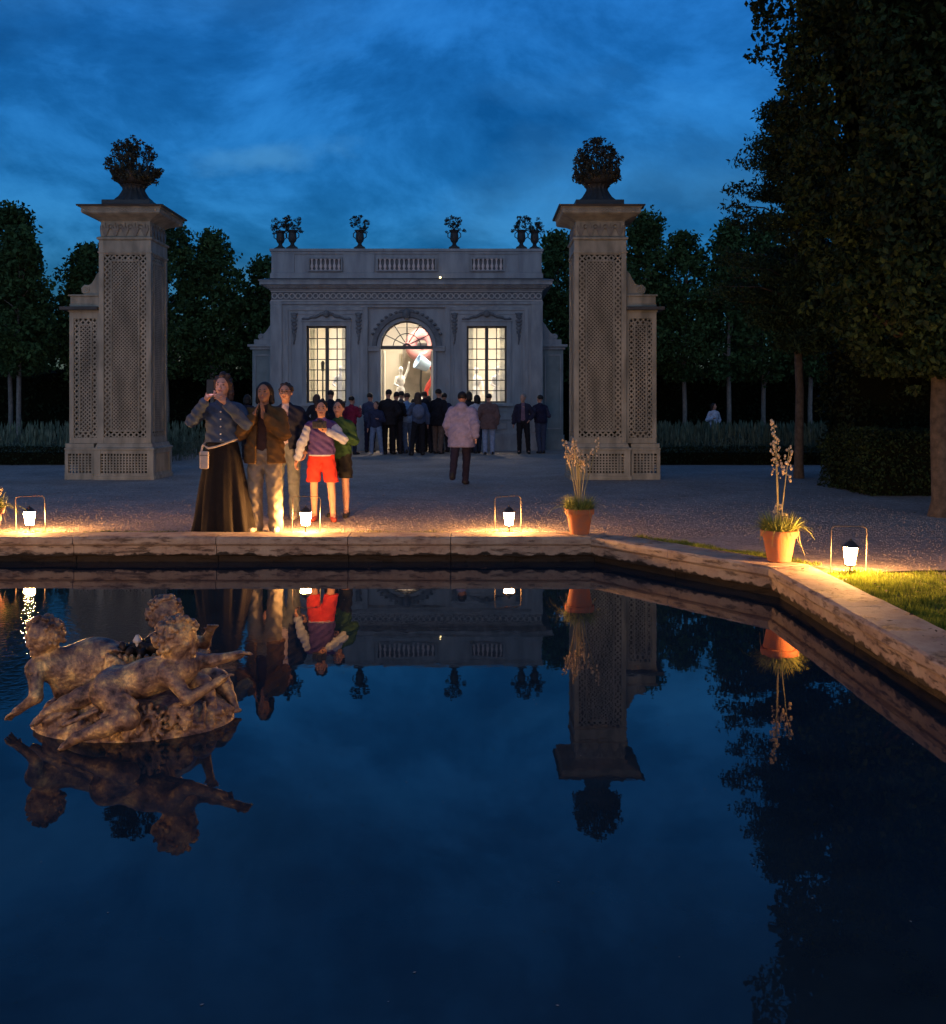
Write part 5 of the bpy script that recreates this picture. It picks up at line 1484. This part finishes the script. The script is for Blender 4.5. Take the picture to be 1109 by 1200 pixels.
    def hpost(X, Y, Z, Fd):
        # keep the face free
        x = mi[0][0]*(X-c_[0])+mi[0][1]*(Y-c_[1])+mi[0][2]*(Z-c_[2]); yv = mi[1][0]*(X-c_[0])+mi[1][1]*(Y-c_[1])+mi[1][2]*(Z-c_[2]); zv = mi[2][0]*(X-c_[0])+mi[2][1]*(Y-c_[1])+mi[2][2]*(Z-c_[2])
        cut = np.sqrt((x/.066)**2+((yv+.085)/.085)**2+((zv+.045)/.105)**2)-1
        Fd = np.maximum(Fd, -cut*.07)
        if hair == 'short': Fd = np.maximum(Fd, -(zv+.035+yv*-.3))
        return Fd
    if hair != 'bald': sdf_obj('hair', Hh, M[hairm], t, h=.016 if lo else .0075, post=hpost)
    if glasses:
        mb = MB()
        for q in (-1, 1):
            mb.torus((q*.033, -.098, .008), .022, .0026, 14, 5); mb.tube([(q*.055, -.094, .012), (q*.080, -.05, .012), (q*.082, .01, .004)], .0022, 4)
        mb.tube([(-.012, -.10, .012), (.012, -.10, .012)], .0024, 4)
        mb.xf = None; o = mb.build('glasses', M['black_metal'], t); o.location = tuple(hc0); o.rotation_euler = rot
    # upper garment
    pf = puff
    def top_sdf(name, col, hemz, pf, sleeves, openf=None, m_=None, k0=.05, fold=.0075):
        T1 = [ell((0, 0, .97), (.165*wide+pf, .115+pf, .15), None, .05), ell((0, -lean*.35, 1.08), (.15*wide+pf, .11+pf, .16), None, .05), ell(tuple(ch-V((0, 0, .01))), (.158*wide+pf, .112+pf, .165), None, .03), cap((0, -lean*.9, 1.385), sh[-1], .055+pf*.4, .052+pf*.6, .03), cap((0, -lean*.9, 1.385), sh[1], .055+pf*.4, .052+pf*.6, .03)]
        if hemz < .82: T1 += [cap((-.06, 0, .95), (-.07, .0, hemz), .115+pf, .125+pf, .05), cap((.06, 0, .95), (.07, .0, hemz), .115+pf, .125+pf, .05)]
        T1 += [cap(nk-V((0, 0, .03)), nk+V((0, 0, .015)), .066, .062, .02)]
        if hood: T1 += [ell((0, .085-lean, 1.44), (.11, .07, .09), None, .04)]
        nt = len(T1)
        if sleeves:
            for q in (-1, 1):
                e, w = A[q]
                if sleeves == 'long': T1 += [cap(sh[q], e, .053+pf*.7, .047+pf*.6, .02), cap(e, e*.12+w*.88, .050+pf*.6, .036+pf*.5, .02)]
                else: T1 += [cap(sh[q], sh[q]*.35+e*.65, .058+pf*.7, .056+pf*.7, .03)]
        lowarm = min(min(A[q][0][2], A[q][1][2]) for q in (-1, 1))
        def post(X, Y, Z, Fd):
            Fd = Fd + fold*(np.sin(Z*38+X*21+3*np.sin(Y*17))*np.sin(X*31+Y*27+Z*9))+fold*.6*np.sin(Z*70+X*44) - fold*1.2
            body = np.abs(X) < .19*wide+pf
            arm_mask = np.zeros(np.broadcast_shapes(X.shape, Y.shape, Z.shape), bool)
            if sleeves == 'long':
                for q in (-1, 1):
                    e, w = A[q]
                    if w[2] < hemz+.08:
                        L = w-e; s_ = np.clip(((X-e[0])*L[0]+(Y-e[1])*L[1]+(Z-e[2])*L[2])/(L@L), 0, 1)
                        arm_mask |= (np.sqrt((X-e[0]-s_*L[0])**2+(Y-e[1]-s_*L[1])**2+(Z-e[2]-s_*L[2])**2) < .075+pf)
            cutf = hemz - Z + 0*X + 0*Y
            Fd = np.where(arm_mask, Fd, np.maximum(Fd, cutf))
            if openf:
                wv = openf+.05*np.clip((1.3-Z)/.4, -1, 1)*.3
                Fd = np.where((Y < .02-lean*.5) & (np.abs(X) < .12), np.maximum(Fd, wv-np.abs(X)), Fd)
            return Fd
        return sdf_obj(name, T1, m_ or cloth(col), t, h=hc, post=post)
    if inner is not None:
        top_sdf('shirt', inner, .90, .0, None, fold=.003)
        top_sdf('jacket', top, hem, pf+.012, 'long', .05)
    elif vest is not None:
        top_sdf('shirt', top, hem-.0, pf, sleeve)
        top_sdf('vest', vest, hem+.02, pf+.014, None)
    else:
        top_sdf('jacket' if puff > .02 else 'shirt', top, hem, pf, sleeve)
    # lower garment
    if kind == 'skirt':
        n = 96; v = []; f = []; zs = [1.02, .98, .90, .75, .55, .35, .15, .03, .005]
        for j, zz in enumerate(zs):
            k = j/(len(zs)-1)
            for i in range(n):
                a = 2*PI*i/n
                q = (1.02-zz)/1.02
                rx = .150+.155*q**.8+.02*k; ry = .112+.135*q**.8
                fo = 1+(.11*q**1.1)*math.sin(a*9+1.1*math.sin(q*3)+.6)+.05*q*math.sin(a*17+2)
                v.append((rx*fo*math.cos(a), ry*fo*math.sin(a), zz))
        for j in range(len(zs)-1):
            for i in range(n): f.append((j*n+i, j*n+(i+1) % n, (j+1)*n+(i+1) % n, (j+1)*n+i))
        o = bpy.data.objects.new('skirt', np_mesh('skirt', v, f, cloth(bot), smooth=True)); link(o, t)
    else:
        P = [ell((0, 0, .93), (.162*wide, .118, .13), None, .05)]
        end = {'pants': None, 'shorts': knee_cut}[kind]
        fl = flare
        for q in (-1, 1):
            P += [cap(hip[q]+V((q*.004, 0, 0)), kn[q], .098+fl*.3, .070+fl*.8, .03)]
            if end is None: P += [cap(kn[q], an[q]+V((0, 0, -.045)), .070+fl*.8, .056+fl*1.3, .02)]
            else: P += [cap(hip[q]+V((q*.012, -.01, -.1)), kn[q]+V((q*.012, 0, .04)), .098, .094, .02)]
        def ppost(X, Y, Z, Fd):
            Fd = Fd + .007*np.sin(Z*46+X*25+2*np.sin(Y*30))*np.sin(X*37+Y*33) - .004
            Fd = np.maximum(Fd, Z-1.0+0*X+0*Y)
            Fd = np.maximum(Fd, .018-Z+0*X+0*Y)
            if end is not None: Fd = np.maximum(Fd, end-Z)
            return Fd
        sdf_obj({'pants': 'trousers', 'shorts': 'shorts'}[kind], P, cloth(bot), t, h=hc, post=ppost)
    for q in (-1, 1):
        a = F[q]
        S = [cap(a+V((0, .045, .045)), a+V((q*.012, -.06, .038)), .044, .042, .03), cap(a+V((q*.012, -.06, .036)), a+V((q*.022, -.135, .03)), .042, .034, .02), cap(a+V((0, .035, .05)), a+V((0, .03, .10)), .042, .044, .02)]
        def spost(X, Y, Z, Fd, a=a): return np.maximum(Fd, a[2]+.002-Z+0*X+0*Y)
        sdf_obj('shoe', S, cloth(shoe, .5), t, h=.018 if lo else .009, post=spost)
    return t

def hash_(s):
    h = 7
    for c in s: h = (h*31+ord(c)) % 1000003
    return h

# --- the five in front
W = person('woman with curly hair in a denim shirt and long black skirt holding up a phone', -2.67, 10.42, R(4), 1.655, top=(.075, .105, .17), bot=(.018, .014, .013), kind='skirt', hem=1.0, puff=.012,
           arms={-1: ((-.31, -.10, 1.23), (-.135, -.24, 1.46)), 1: ((.27, -.14, 1.20), (.07, -.27, 1.43))}, hair='curly', hairm='hair_brown', lo=False, curl=.9,
           palms={-1: (.5, .5, 0), 1: (-.5, .5, 0)}, thumbs={-1: (.3, .8, .6), 1: (-.3, .8, .6)}, pitch=-.05, yaw=-.12, wide=1.08)
mb = MB()
for z in (1.33, 1.25, 1.17, 1.09, 1.03): mb.ball((0, -.1275-.007*(1.25-abs(z-1.2)), z), .0095, 8, 5)
mb.build('button', M['marble'], W)
ph = thing('phone', 'black phone held up in front of the curly haired woman\'s face', 'phone', (-2.67-.055, 10.42-.30, 1.555), R(8)); ph.rotation_euler = (R(-8), 0, R(8))
MB().box(-.036, .036, -.004, .004, -.075, .075).build('casing', M['black_metal'], ph, bevel=.003)
MB().box(-.033, .033, .0042, .0052, -.070, .070).build('display', emat('phone_screen_glow', (.80, .66, 1.0), 3.2), ph)
bg = thing('pouch', 'small pale pouch on a strap at the curly haired woman\'s hip', 'pouch', (-2.67, 10.42, 0), R(4))
o = MB().box(-.205, -.110, -.205, -.165, .70, .885).build('bag', cloth((.62, .52, .45)), bg, bevel=.014)
MB().box(-.198, -.117, -.2075, -.2052, .84, .846).build('zip', M['black_metal'], bg)
mb = MB(); pts = [(-.185, -.185, .885), (-.175, -.178, .95), (-.12, -.172, .915), (-.04, -.172, .93), (.06, -.165, .965), (.13, -.13, .995), (.17, -.04, 1.01), (.16, .06, 1.02), (.05, .14, 1.03), (-.1, .13, 1.0), (-.18, .03, .97), (-.195, -.1, .93), (-.185, -.185, .885)]
mb.tube(pts, .012, 6); mb.build('strap', cloth((.60, .50, .42)), bg, smooth=True)

person('person in a brown jacket and wide beige trousers with both hands raised to the mouth', -2.245, 10.50, R(-2), 1.585, top=(.135, .075, .030), bot=(.27, .235, .185), kind='pants', hem=.80, puff=.022, inner=(.07, .035, .03),
       arms={-1: ((-.245, -.10, 1.14), (-.075, -.20, 1.335)), 1: ((.245, -.10, 1.14), (.035, -.20, 1.335))}, hdir={-1: (.035, -.01, .1), 1: (-.005, -.01, .1)}, hair='bob', hairm='hair_dark', skin='skin_dark', lo=False, flare=.016, curl=.15,
       palms={-1: (1, .2, 0), 1: (-1, .2, 0)}, thumbs={-1: (0, 1, 0), 1: (0, 1, 0)}, shoe=(.45, .40, .35), feet={-1: (-.11, .02, 0), 1: (.13, .0, 0)}, wide=1.05)
person('man with glasses in a dark open jacket over a white shirt, behind the brown jacket', -2.255, 11.75, R(-3), 1.60, top=(.025, .028, .05), bot=(.16, .18, .20), kind='pants', hem=.86, puff=.016, inner=(.62, .52, .56), hair='short', hairm='hair_brown',
       lo=False, glasses=True, shoe=(.60, .52, .42), curl=.6, arms={1: ((.25, .0, 1.10), (.27, -.10, .88))}, wide=1.04)
B1 = person('boy in red shorts and purple gilet over pale sleeves holding a black camera', -1.80, 11.55, R(6), 1.40, top=(.42, .47, .62), bot=(.62, .045, .03), kind='shorts', hem=.93, puff=.014, vest=(.085, .055, .20), hair='short', hairm='hair_dark',
       lo=False, shoe=(.30, .05, .04), knee_cut=.56, curl=.7, arms={1: ((.31, -.09, 1.17), (.08, -.25, 1.29)), -1: ((-.27, -.05, 1.12), (-.34, -.06, .88))}, palms={1: (-.3, .5, .5)}, thumbs={1: (0, 0, 1)}, feet={-1: (-.10, .02, 0), 1: (.17, -.08, 0)}, wide=.98, pitch=.12)
ca = thing('camera', 'black camera held before the chest of the boy in red shorts', 'camera', (-1.80+.02, 11.55-.245, 1.135), R(6))
MB().box(-.085, .075, -.03, .03, -.04, .045).box(-.03, .03, -.03, .025, .046, .065).build('casing', M['black_metal'], ca, bevel=.008)
o = MB().lathe([(.036, 0), (.036, .05), (.031, .053), (.02, .05)], 0, 0, 20).build('lens', M['black_metal'], ca, smooth=True); o.rotation_euler = (R(90), 0, 0); o.location = (0, -.03, 0)
person('child in a green top and black shorts standing close behind the boy in red shorts', -1.655, 11.98, R(-8), 1.40, top=(.035, .085, .035), bot=(.02, .02, .02), kind='shorts', hem=.84, puff=.02, hair='short', hairm='hair_dark', lo=False, shoe=(.03, .03, .035),
       knee_cut=.58, curl=.6, arms={1: ((.25, -.06, 1.13), (.08, -.20, 1.2)), -1: ((-.24, -.05, 1.12), (-.10, -.20, 1.18))}, feet={1: (.12, -.03, 0)})

# --- the crowd before the door, most seen from behind
BK = PI
def at(px, D): return (px-556)/1150*D
G = 'visitors crowding before the lit doorway'
up = lambda q: {q: ((q*.25, .02, 1.15), (q*.12, -.24, 1.35))}
C = [
 ('person in a hooded mauve jacket and dark trousers walking away across the gravel', 541, 16.6, BK+.05, 1.56, dict(top=(.34, .31, .45), bot=(.03, .025, .045), hem=.70, puff=.055, hood=True, feet={-1: (-.03, -.20, .0), 1: (.10, .30, .13)}, lean=.05, arms={-1: ((-.27, .10, 1.12), (-.29, .12, .90)), 1: ((.27, -.02, 1.12), (.27, -.18, .92))}, wide=1.12), None),
 ('visitor all in black left of the doorway, leftmost of the dark pair', 455, 26.6, BK, 1.74, dict(top=(.018, .018, .024), bot=(.012, .012, .018), puff=.035, hem=.78), G),
 ('visitor all in black, right one of the dark pair left of the doorway', 464, 27.0, BK-.2, 1.68, dict(top=(.012, .012, .02), bot=(.02, .02, .03), puff=.03), G),
 ('visitor in a pale blue jacket in front of the open doorway', 478, 27.4, BK+.4, 1.66, dict(top=(.22, .36, .60), bot=(.10, .16, .28), puff=.03, arms=up(1)), G),
 ('visitor with long dark hair carrying a grey blue backpack before the doorway', 491, 26.2, BK, 1.66, dict(top=(.07, .10, .18), bot=(.015, .015, .02), hair='long', puff=.03, feet={1: (.22, .05, 0)}), G),
 ('tall visitor in a black coat and light cap at the right jamb of the doorway', 513, 27.0, BK-.1, 1.76, dict(top=(.014, .014, .02), bot=(.16, .11, .09), puff=.03, hem=.74), G),
 ('short visitor half hidden between doorway and black coat', 502, 27.9, BK, 1.58, dict(top=(.10, .09, .10), bot=(.03, .03, .03), hair='bob'), G),
 ('visitor in a black top left of the right window, behind the mauve jacket', 549, 27.6, BK, 1.70, dict(top=(.015, .018, .03), bot=(.02, .02, .03)), G),
 ('visitor with dark hair and white top under the right window', 559, 27.2, BK+.2, 1.60, dict(top=(.45, .48, .60), bot=(.02, .03, .06), hair='bob'), G),
 ('visitor in a brown coat and light jeans under the right window', 573, 26.6, BK, 1.63, dict(top=(.17, .105, .10), bot=(.30, .38, .55), puff=.04, hem=.72), G),
 ('grey haired man in a dark open jacket standing right of the right window', 613, 26.9, .3, 1.63, dict(top=(.03, .03, .06), bot=(.015, .015, .02), inner=(.22, .14, .20), hair='short', hairm='hair_grey', feet={1: (.16, 0, 0)}), G),
 ('visitor with a white sleeve in dark clothes beside the right side wall', 634, 27.2, BK+.5, 1.60, dict(top=(.05, .05, .09), bot=(.05, .07, .13), vest=(.02, .02, .05)), G),
 ('visitor in a slate jacket at the foot of the pilaster left of the doorway', 434, 27.8, BK-.4, 1.66, dict(top=(.06, .07, .13), bot=(.02, .02, .05), puff=.03), G),
 ('child in a dark top with white sleeve and white shoes left of the doorway', 441, 26.4, -.5, 1.42, dict(top=(.03, .04, .09), bot=(.16, .24, .40), shoe=(.75, .72, .70), feet={1: (.18, 0, 0), -1: (-.16, 0, 0)}), G),
 ('visitor with a backpack strap before the left window, left one of two', 372, 25.0, BK, 1.60, dict(top=(.018, .02, .03), bot=(.02, .02, .03), hair='bob'), G),
 ('taller visitor before the left window, right one of two', 388, 26.2, BK+.2, 1.72, dict(top=(.02, .02, .04), bot=(.02, .02, .03)), G),
 ('visitor in a crimson top right of the left window', 411, 26.6, BK-.6, 1.56, dict(top=(.24, .02, .06), bot=(.02, .03, .06)), G),
 ('dark clothed visitor seen between the curly haired woman and the brown jacket', 288, 24.0, BK-.5, 1.58, dict(top=(.02, .025, .05), bot=(.02, .02, .03), hair='bob'), None),
 ('distant person in pale blue and white standing by the tall hedge on the right', 836, 29.0, .4, 1.38, dict(top=(.55, .60, .75), bot=(.12, .22, .45)), None),
 ('visitor in grey at the left edge of the doorway crowd, arms lowered', 470, 28.1, BK, 1.72, dict(top=(.08, .08, .10), bot=(.03, .03, .04)), G),
 ('dark visitor in a raised hood in the thick of the doorway crowd', 498, 27.5, BK, 1.70, dict(top=(.02, .02, .03), bot=(.02, .02, .03), hood=True, puff=.03), G),
 ('brown haired visitor in a navy coat squeezed against the black coat on the right', 521, 27.9, BK+.4, 1.66, dict(top=(.02, .03, .08), bot=(.03, .03, .05), puff=.035, hem=.74), G),
 ('short visitor in white crouching slightly before the doorway step', 485, 28.2, BK, 1.50, dict(top=(.40, .42, .46), bot=(.05, .05, .07), hair='bob'), G),
]
pr = random.Random(12)
for lab, px, D, rz, H, kw, grp in C:
    kw.setdefault('wide', pr.uniform(.88, 1.12))
    if 'arms' not in kw:
        ar = {}
        for q in (-1, 1):
            c = pr.random()
            if c < .3: ar[q] = ((q*.26, -.02, 1.11), (q*.14, -.22, 1.16))
            elif c < .5: ar[q] = ((q*.24, -.12, 1.16), (q*.10, -.30, 1.36))
            elif c < .65: ar[q] = ((q*.30, .06, 1.12), (q*.19, -.05, .98))
            else: ar[q] = ((q*(.21+.05*pr.random()), .03+.05*pr.random(), 1.10), (q*(.22+.06*pr.random()), -.06+.1*pr.random(), .86))
        kw['arms'] = ar
    if 'feet' not in kw:
        w_ = pr.uniform(.06, .15); kw['feet'] = {-1: (-w_, pr.uniform(-.12, .12), 0), 1: (w_*pr.uniform(.5, 1.2), pr.uniform(-.12, .12), 0)}
    kw.setdefault('yaw', pr.uniform(-.6, .6)); kw.setdefault('lean', pr.uniform(-.02, .08)); rz += pr.uniform(-.35, .35)
    if 'hair' not in kw: kw['hair'] = pr.choice(['short', 'short', 'bob', 'bun'])
    if 'hairm' not in kw: kw['hairm'] = pr.choice(['hair_dark', 'hair_dark', 'hair_brown'])
    person(lab, at(px, D), D, rz, H, group=grp, **kw)
bp = thing('backpack', 'small grey blue backpack on the back of the long haired visitor', 'backpack', (at(491, 26.2), 26.2-.155, 1.17))
o = sdf_obj('bag', [ell((0, -.03, 0), (.16, .08, .2), None, .02), ell((0, -.09, -.06), (.12, .04, .1), None, .02)], cloth((.14, .17, .26)), bp, h=.02)

# ------------------------------------------------------------------ sky, light, camera
w = bpy.data.worlds.new('World'); SC.world = w; w.use_nodes = True
nt = w.node_tree; bgn = nt.nodes['Background']
sky = nd(nt, 'ShaderNodeTexSky'); sky.sky_type = 'NISHITA'; sky.sun_disc = False
SUN_EL, SUN_ROT = R(3.0), R(185)
sky.sun_elevation = SUN_EL; sky.sun_rotation = SUN_ROT; sky.ozone_density = 6.0; sky.air_density = 1.0; sky.dust_density = .3
tc = nd(nt, 'ShaderNodeTexCoord')
sep = nd(nt, 'ShaderNodeSeparateXYZ'); nt.links.new(tc.outputs['Generated'], sep.inputs[0])
mz = nd(nt, 'ShaderNodeMath', operation='MAXIMUM'); mz.inputs[1].default_value = .0; nt.links.new(sep.outputs['Z'], mz.inputs[0])
az = nd(nt, 'ShaderNodeMath', operation='ADD'); az.inputs[1].default_value = .38; nt.links.new(mz.outputs[0], az.inputs[0])
dv = nd(nt, 'ShaderNodeVectorMath', operation='DIVIDE'); cb = nd(nt, 'ShaderNodeCombineXYZ')
for i in range(3): nt.links.new(az.outputs[0], cb.inputs[i])
nt.links.new(tc.outputs['Generated'], dv.inputs[0]); nt.links.new(cb.outputs[0], dv.inputs[1])
mp = nd(nt, 'ShaderNodeMapping'); mp.inputs['Scale'].default_value = (.95, .88, 0); mp.inputs['Location'].default_value = (3.1, 1.7, 0); nt.links.new(dv.outputs[0], mp.inputs['Vector'])
n1 = nd(nt, 'ShaderNodeTexNoise'); n1.inputs['Scale'].default_value = 3.1; n1.inputs['Detail'].default_value = 10; n1.inputs['Roughness'].default_value = .62; n1.inputs['Distortion'].default_value = .35
nt.links.new(mp.outputs[0], n1.inputs['Vector'])
cr = nd(nt, 'ShaderNodeValToRGB'); e = cr.color_ramp.elements
e[0].position = .36; e[0].color = (.26, .44, .46, 1); e[1].position = .66; e[1].color = (1.7, 1.2, 1.05, 1)
k = e.new(.48); k.color = (.62, .68, .66, 1)
k = e.new(.57); k.color = (1.2, .98, .90, 1)
nt.links.new(n1.outputs['Fac'], cr.inputs['Fac'])
# brighter streak of thinner cloud
mp2 = nd(nt, 'ShaderNodeMapping'); mp2.inputs['Scale'].default_value = (1.3, 1.8, 0); mp2.inputs['Location'].default_value = (.4, 2.2, 0); nt.links.new(dv.outputs[0], mp2.inputs['Vector'])
n2 = nd(nt, 'ShaderNodeTexNoise'); n2.inputs['Scale'].default_value = 1.1; n2.inputs['Detail'].default_value = 8; nt.links.new(mp2.outputs[0], n2.inputs['Vector'])
c2 = nd(nt, 'ShaderNodeMapRange'); c2.inputs['From Min'].default_value = .50; c2.inputs['From Max'].default_value = .74; c2.inputs['To Max'].default_value = .6; nt.links.new(n2.outputs['Fac'], c2.inputs['Value'])
mul = nd(nt, 'ShaderNodeMix', data_type='RGBA', blend_type='MULTIPLY'); mul.inputs[0].default_value = 1
SKYSRC = nd(nt, 'ShaderNodeVectorMath', operation='MULTIPLY'); nt.links.new(sky.outputs[0], SKYSRC.inputs[0])
zf = nd(nt, 'ShaderNodeMath', operation='MULTIPLY_ADD'); zf.inputs[1].default_value = 2.6; zf.inputs[2].default_value = 1.05; nt.links.new(mz.outputs[0], zf.inputs[0])
zc = nd(nt, 'ShaderNodeCombineXYZ')
for i in range(3): nt.links.new(zf.outputs[0], zc.inputs[i])
nt.links.new(zc.outputs[0], SKYSRC.inputs[1])
nt.links.new(SKYSRC.outputs[0], mul.inputs[6]); nt.links.new(cr.outputs[0], mul.inputs[7])
mx = nd(nt, 'ShaderNodeMix', data_type='RGBA'); nt.links.new(c2.outputs[0], mx.inputs[0]); nt.links.new(mul.outputs[2], mx.inputs[6])
br = nd(nt, 'ShaderNodeVectorMath', operation='MULTIPLY'); nt.links.new(sky.outputs[0], br.inputs[0]); br.inputs[1].default_value = (5.0, 1.9, 1.35)
nt.links.new(br.outputs[0], mx.inputs[7])
# pale wisp of thin cloud above the pavilion
wv = nd(nt, 'ShaderNodeVectorMath', operation='SUBTRACT'); nt.links.new(dv.outputs[0], wv.inputs[0]); wv.inputs[1].default_value = (-.315, 1.536, 0)
wm = nd(nt, 'ShaderNodeVectorMath', operation='MULTIPLY'); nt.links.new(wv.outputs[0], wm.inputs[0]); wm.inputs[1].default_value = (7.5, 19, 0)
wl_ = nd(nt, 'ShaderNodeVectorMath', operation='LENGTH'); nt.links.new(wm.outputs[0], wl_.inputs[0])
n5 = nd(nt, 'ShaderNodeTexNoise'); n5.inputs['Scale'].default_value = 9; n5.inputs['Detail'].default_value = 6; nt.links.new(dv.outputs[0], n5.inputs['Vector'])
w5 = nd(nt, 'ShaderNodeMath', operation='MULTIPLY_ADD'); w5.inputs[1].default_value = 2.4; nt.links.new(n5.outputs['Fac'], w5.inputs[0]); nt.links.new(wl_.outputs['Value'], w5.inputs[2])
w6 = nd(nt, 'ShaderNodeMapRange', interpolation_type='SMOOTHSTEP'); nt.links.new(w5.outputs[0], w6.inputs['Value']); w6.inputs['From Min'].default_value = 1.1; w6.inputs['From Max'].default_value = 2.3; w6.inputs['To Min'].default_value = .62; w6.inputs['To Max'].default_value = 0
mw = nd(nt, 'ShaderNodeMix', data_type='RGBA'); nt.links.new(w6.outputs[0], mw.inputs[0]); nt.links.new(mx.outputs[2], mw.inputs[6])
bw = nd(nt, 'ShaderNodeVectorMath', operation='MULTIPLY'); nt.links.new(sky.outputs[0], bw.inputs[0]); bw.inputs[1].default_value = (7.5, 2.5, 1.7); nt.links.new(bw.outputs[0], mw.inputs[7])
mx = mw
# behind the camera the overcast sky is paler and greyer
yv = nd(nt, 'ShaderNodeMapRange'); nt.links.new(sep.outputs['Y'], yv.inputs['Value']); yv.inputs['From Min'].default_value = .35; yv.inputs['From Max'].default_value = -.6; yv.inputs['To Max'].default_value = .85
s2 = nd(nt, 'ShaderNodeSeparateColor'); nt.links.new(mx.outputs[2], s2.inputs[0])
g3 = nd(nt, 'ShaderNodeVectorMath', operation='SCALE'); g3.inputs[0].default_value = (1.15, 1.75, 2.75); nt.links.new(s2.outputs[1], g3.inputs['Scale'])
m3 = nd(nt, 'ShaderNodeMix', data_type='RGBA'); nt.links.new(yv.outputs[0], m3.inputs[0]); nt.links.new(mx.outputs[2], m3.inputs[6]); nt.links.new(g3.outputs[0], m3.inputs[7])
nt.links.new(m3.outputs[2], bgn.inputs['Color']); bgn.inputs['Strength'].default_value = .125

sl = bpy.data.lights.new('twilight_glow', 'SUN'); sl.energy = .03; sl.angle = R(50); sl.color = (1.0, .80, .74)
so = bpy.data.objects.new('twilight_glow', sl); COL.objects.link(so)
so.rotation_euler = (R(68), 0, R(-20))

cd = bpy.data.cameras.new('camera'); cam = bpy.data.objects.new('camera', cd); COL.objects.link(cam)
cam.location = (0, 0, 1.38); cam.rotation_euler = (R(90), 0, 0)
cd.sensor_fit = 'HORIZONTAL'; cd.sensor_width = 36; cd.lens = 36*1150/1109
cd.shift_x = -(556-554.5)/1109; cd.shift_y = -(600-473)/1109
cd.clip_start = .05; cd.clip_end = 3000
SC.camera = cam
SC.view_settings.view_transform = 'Standard'; SC.view_settings.look = 'None'; SC.view_settings.gamma = 1; SC.view_settings.exposure = EXPO
SC.cycles.use_denoising = True
SC.cycles.max_bounces = 6; SC.cycles.diffuse_bounces = 3; SC.cycles.transparent_max_bounces = 8; SC.cycles.sample_clamp_indirect = 4
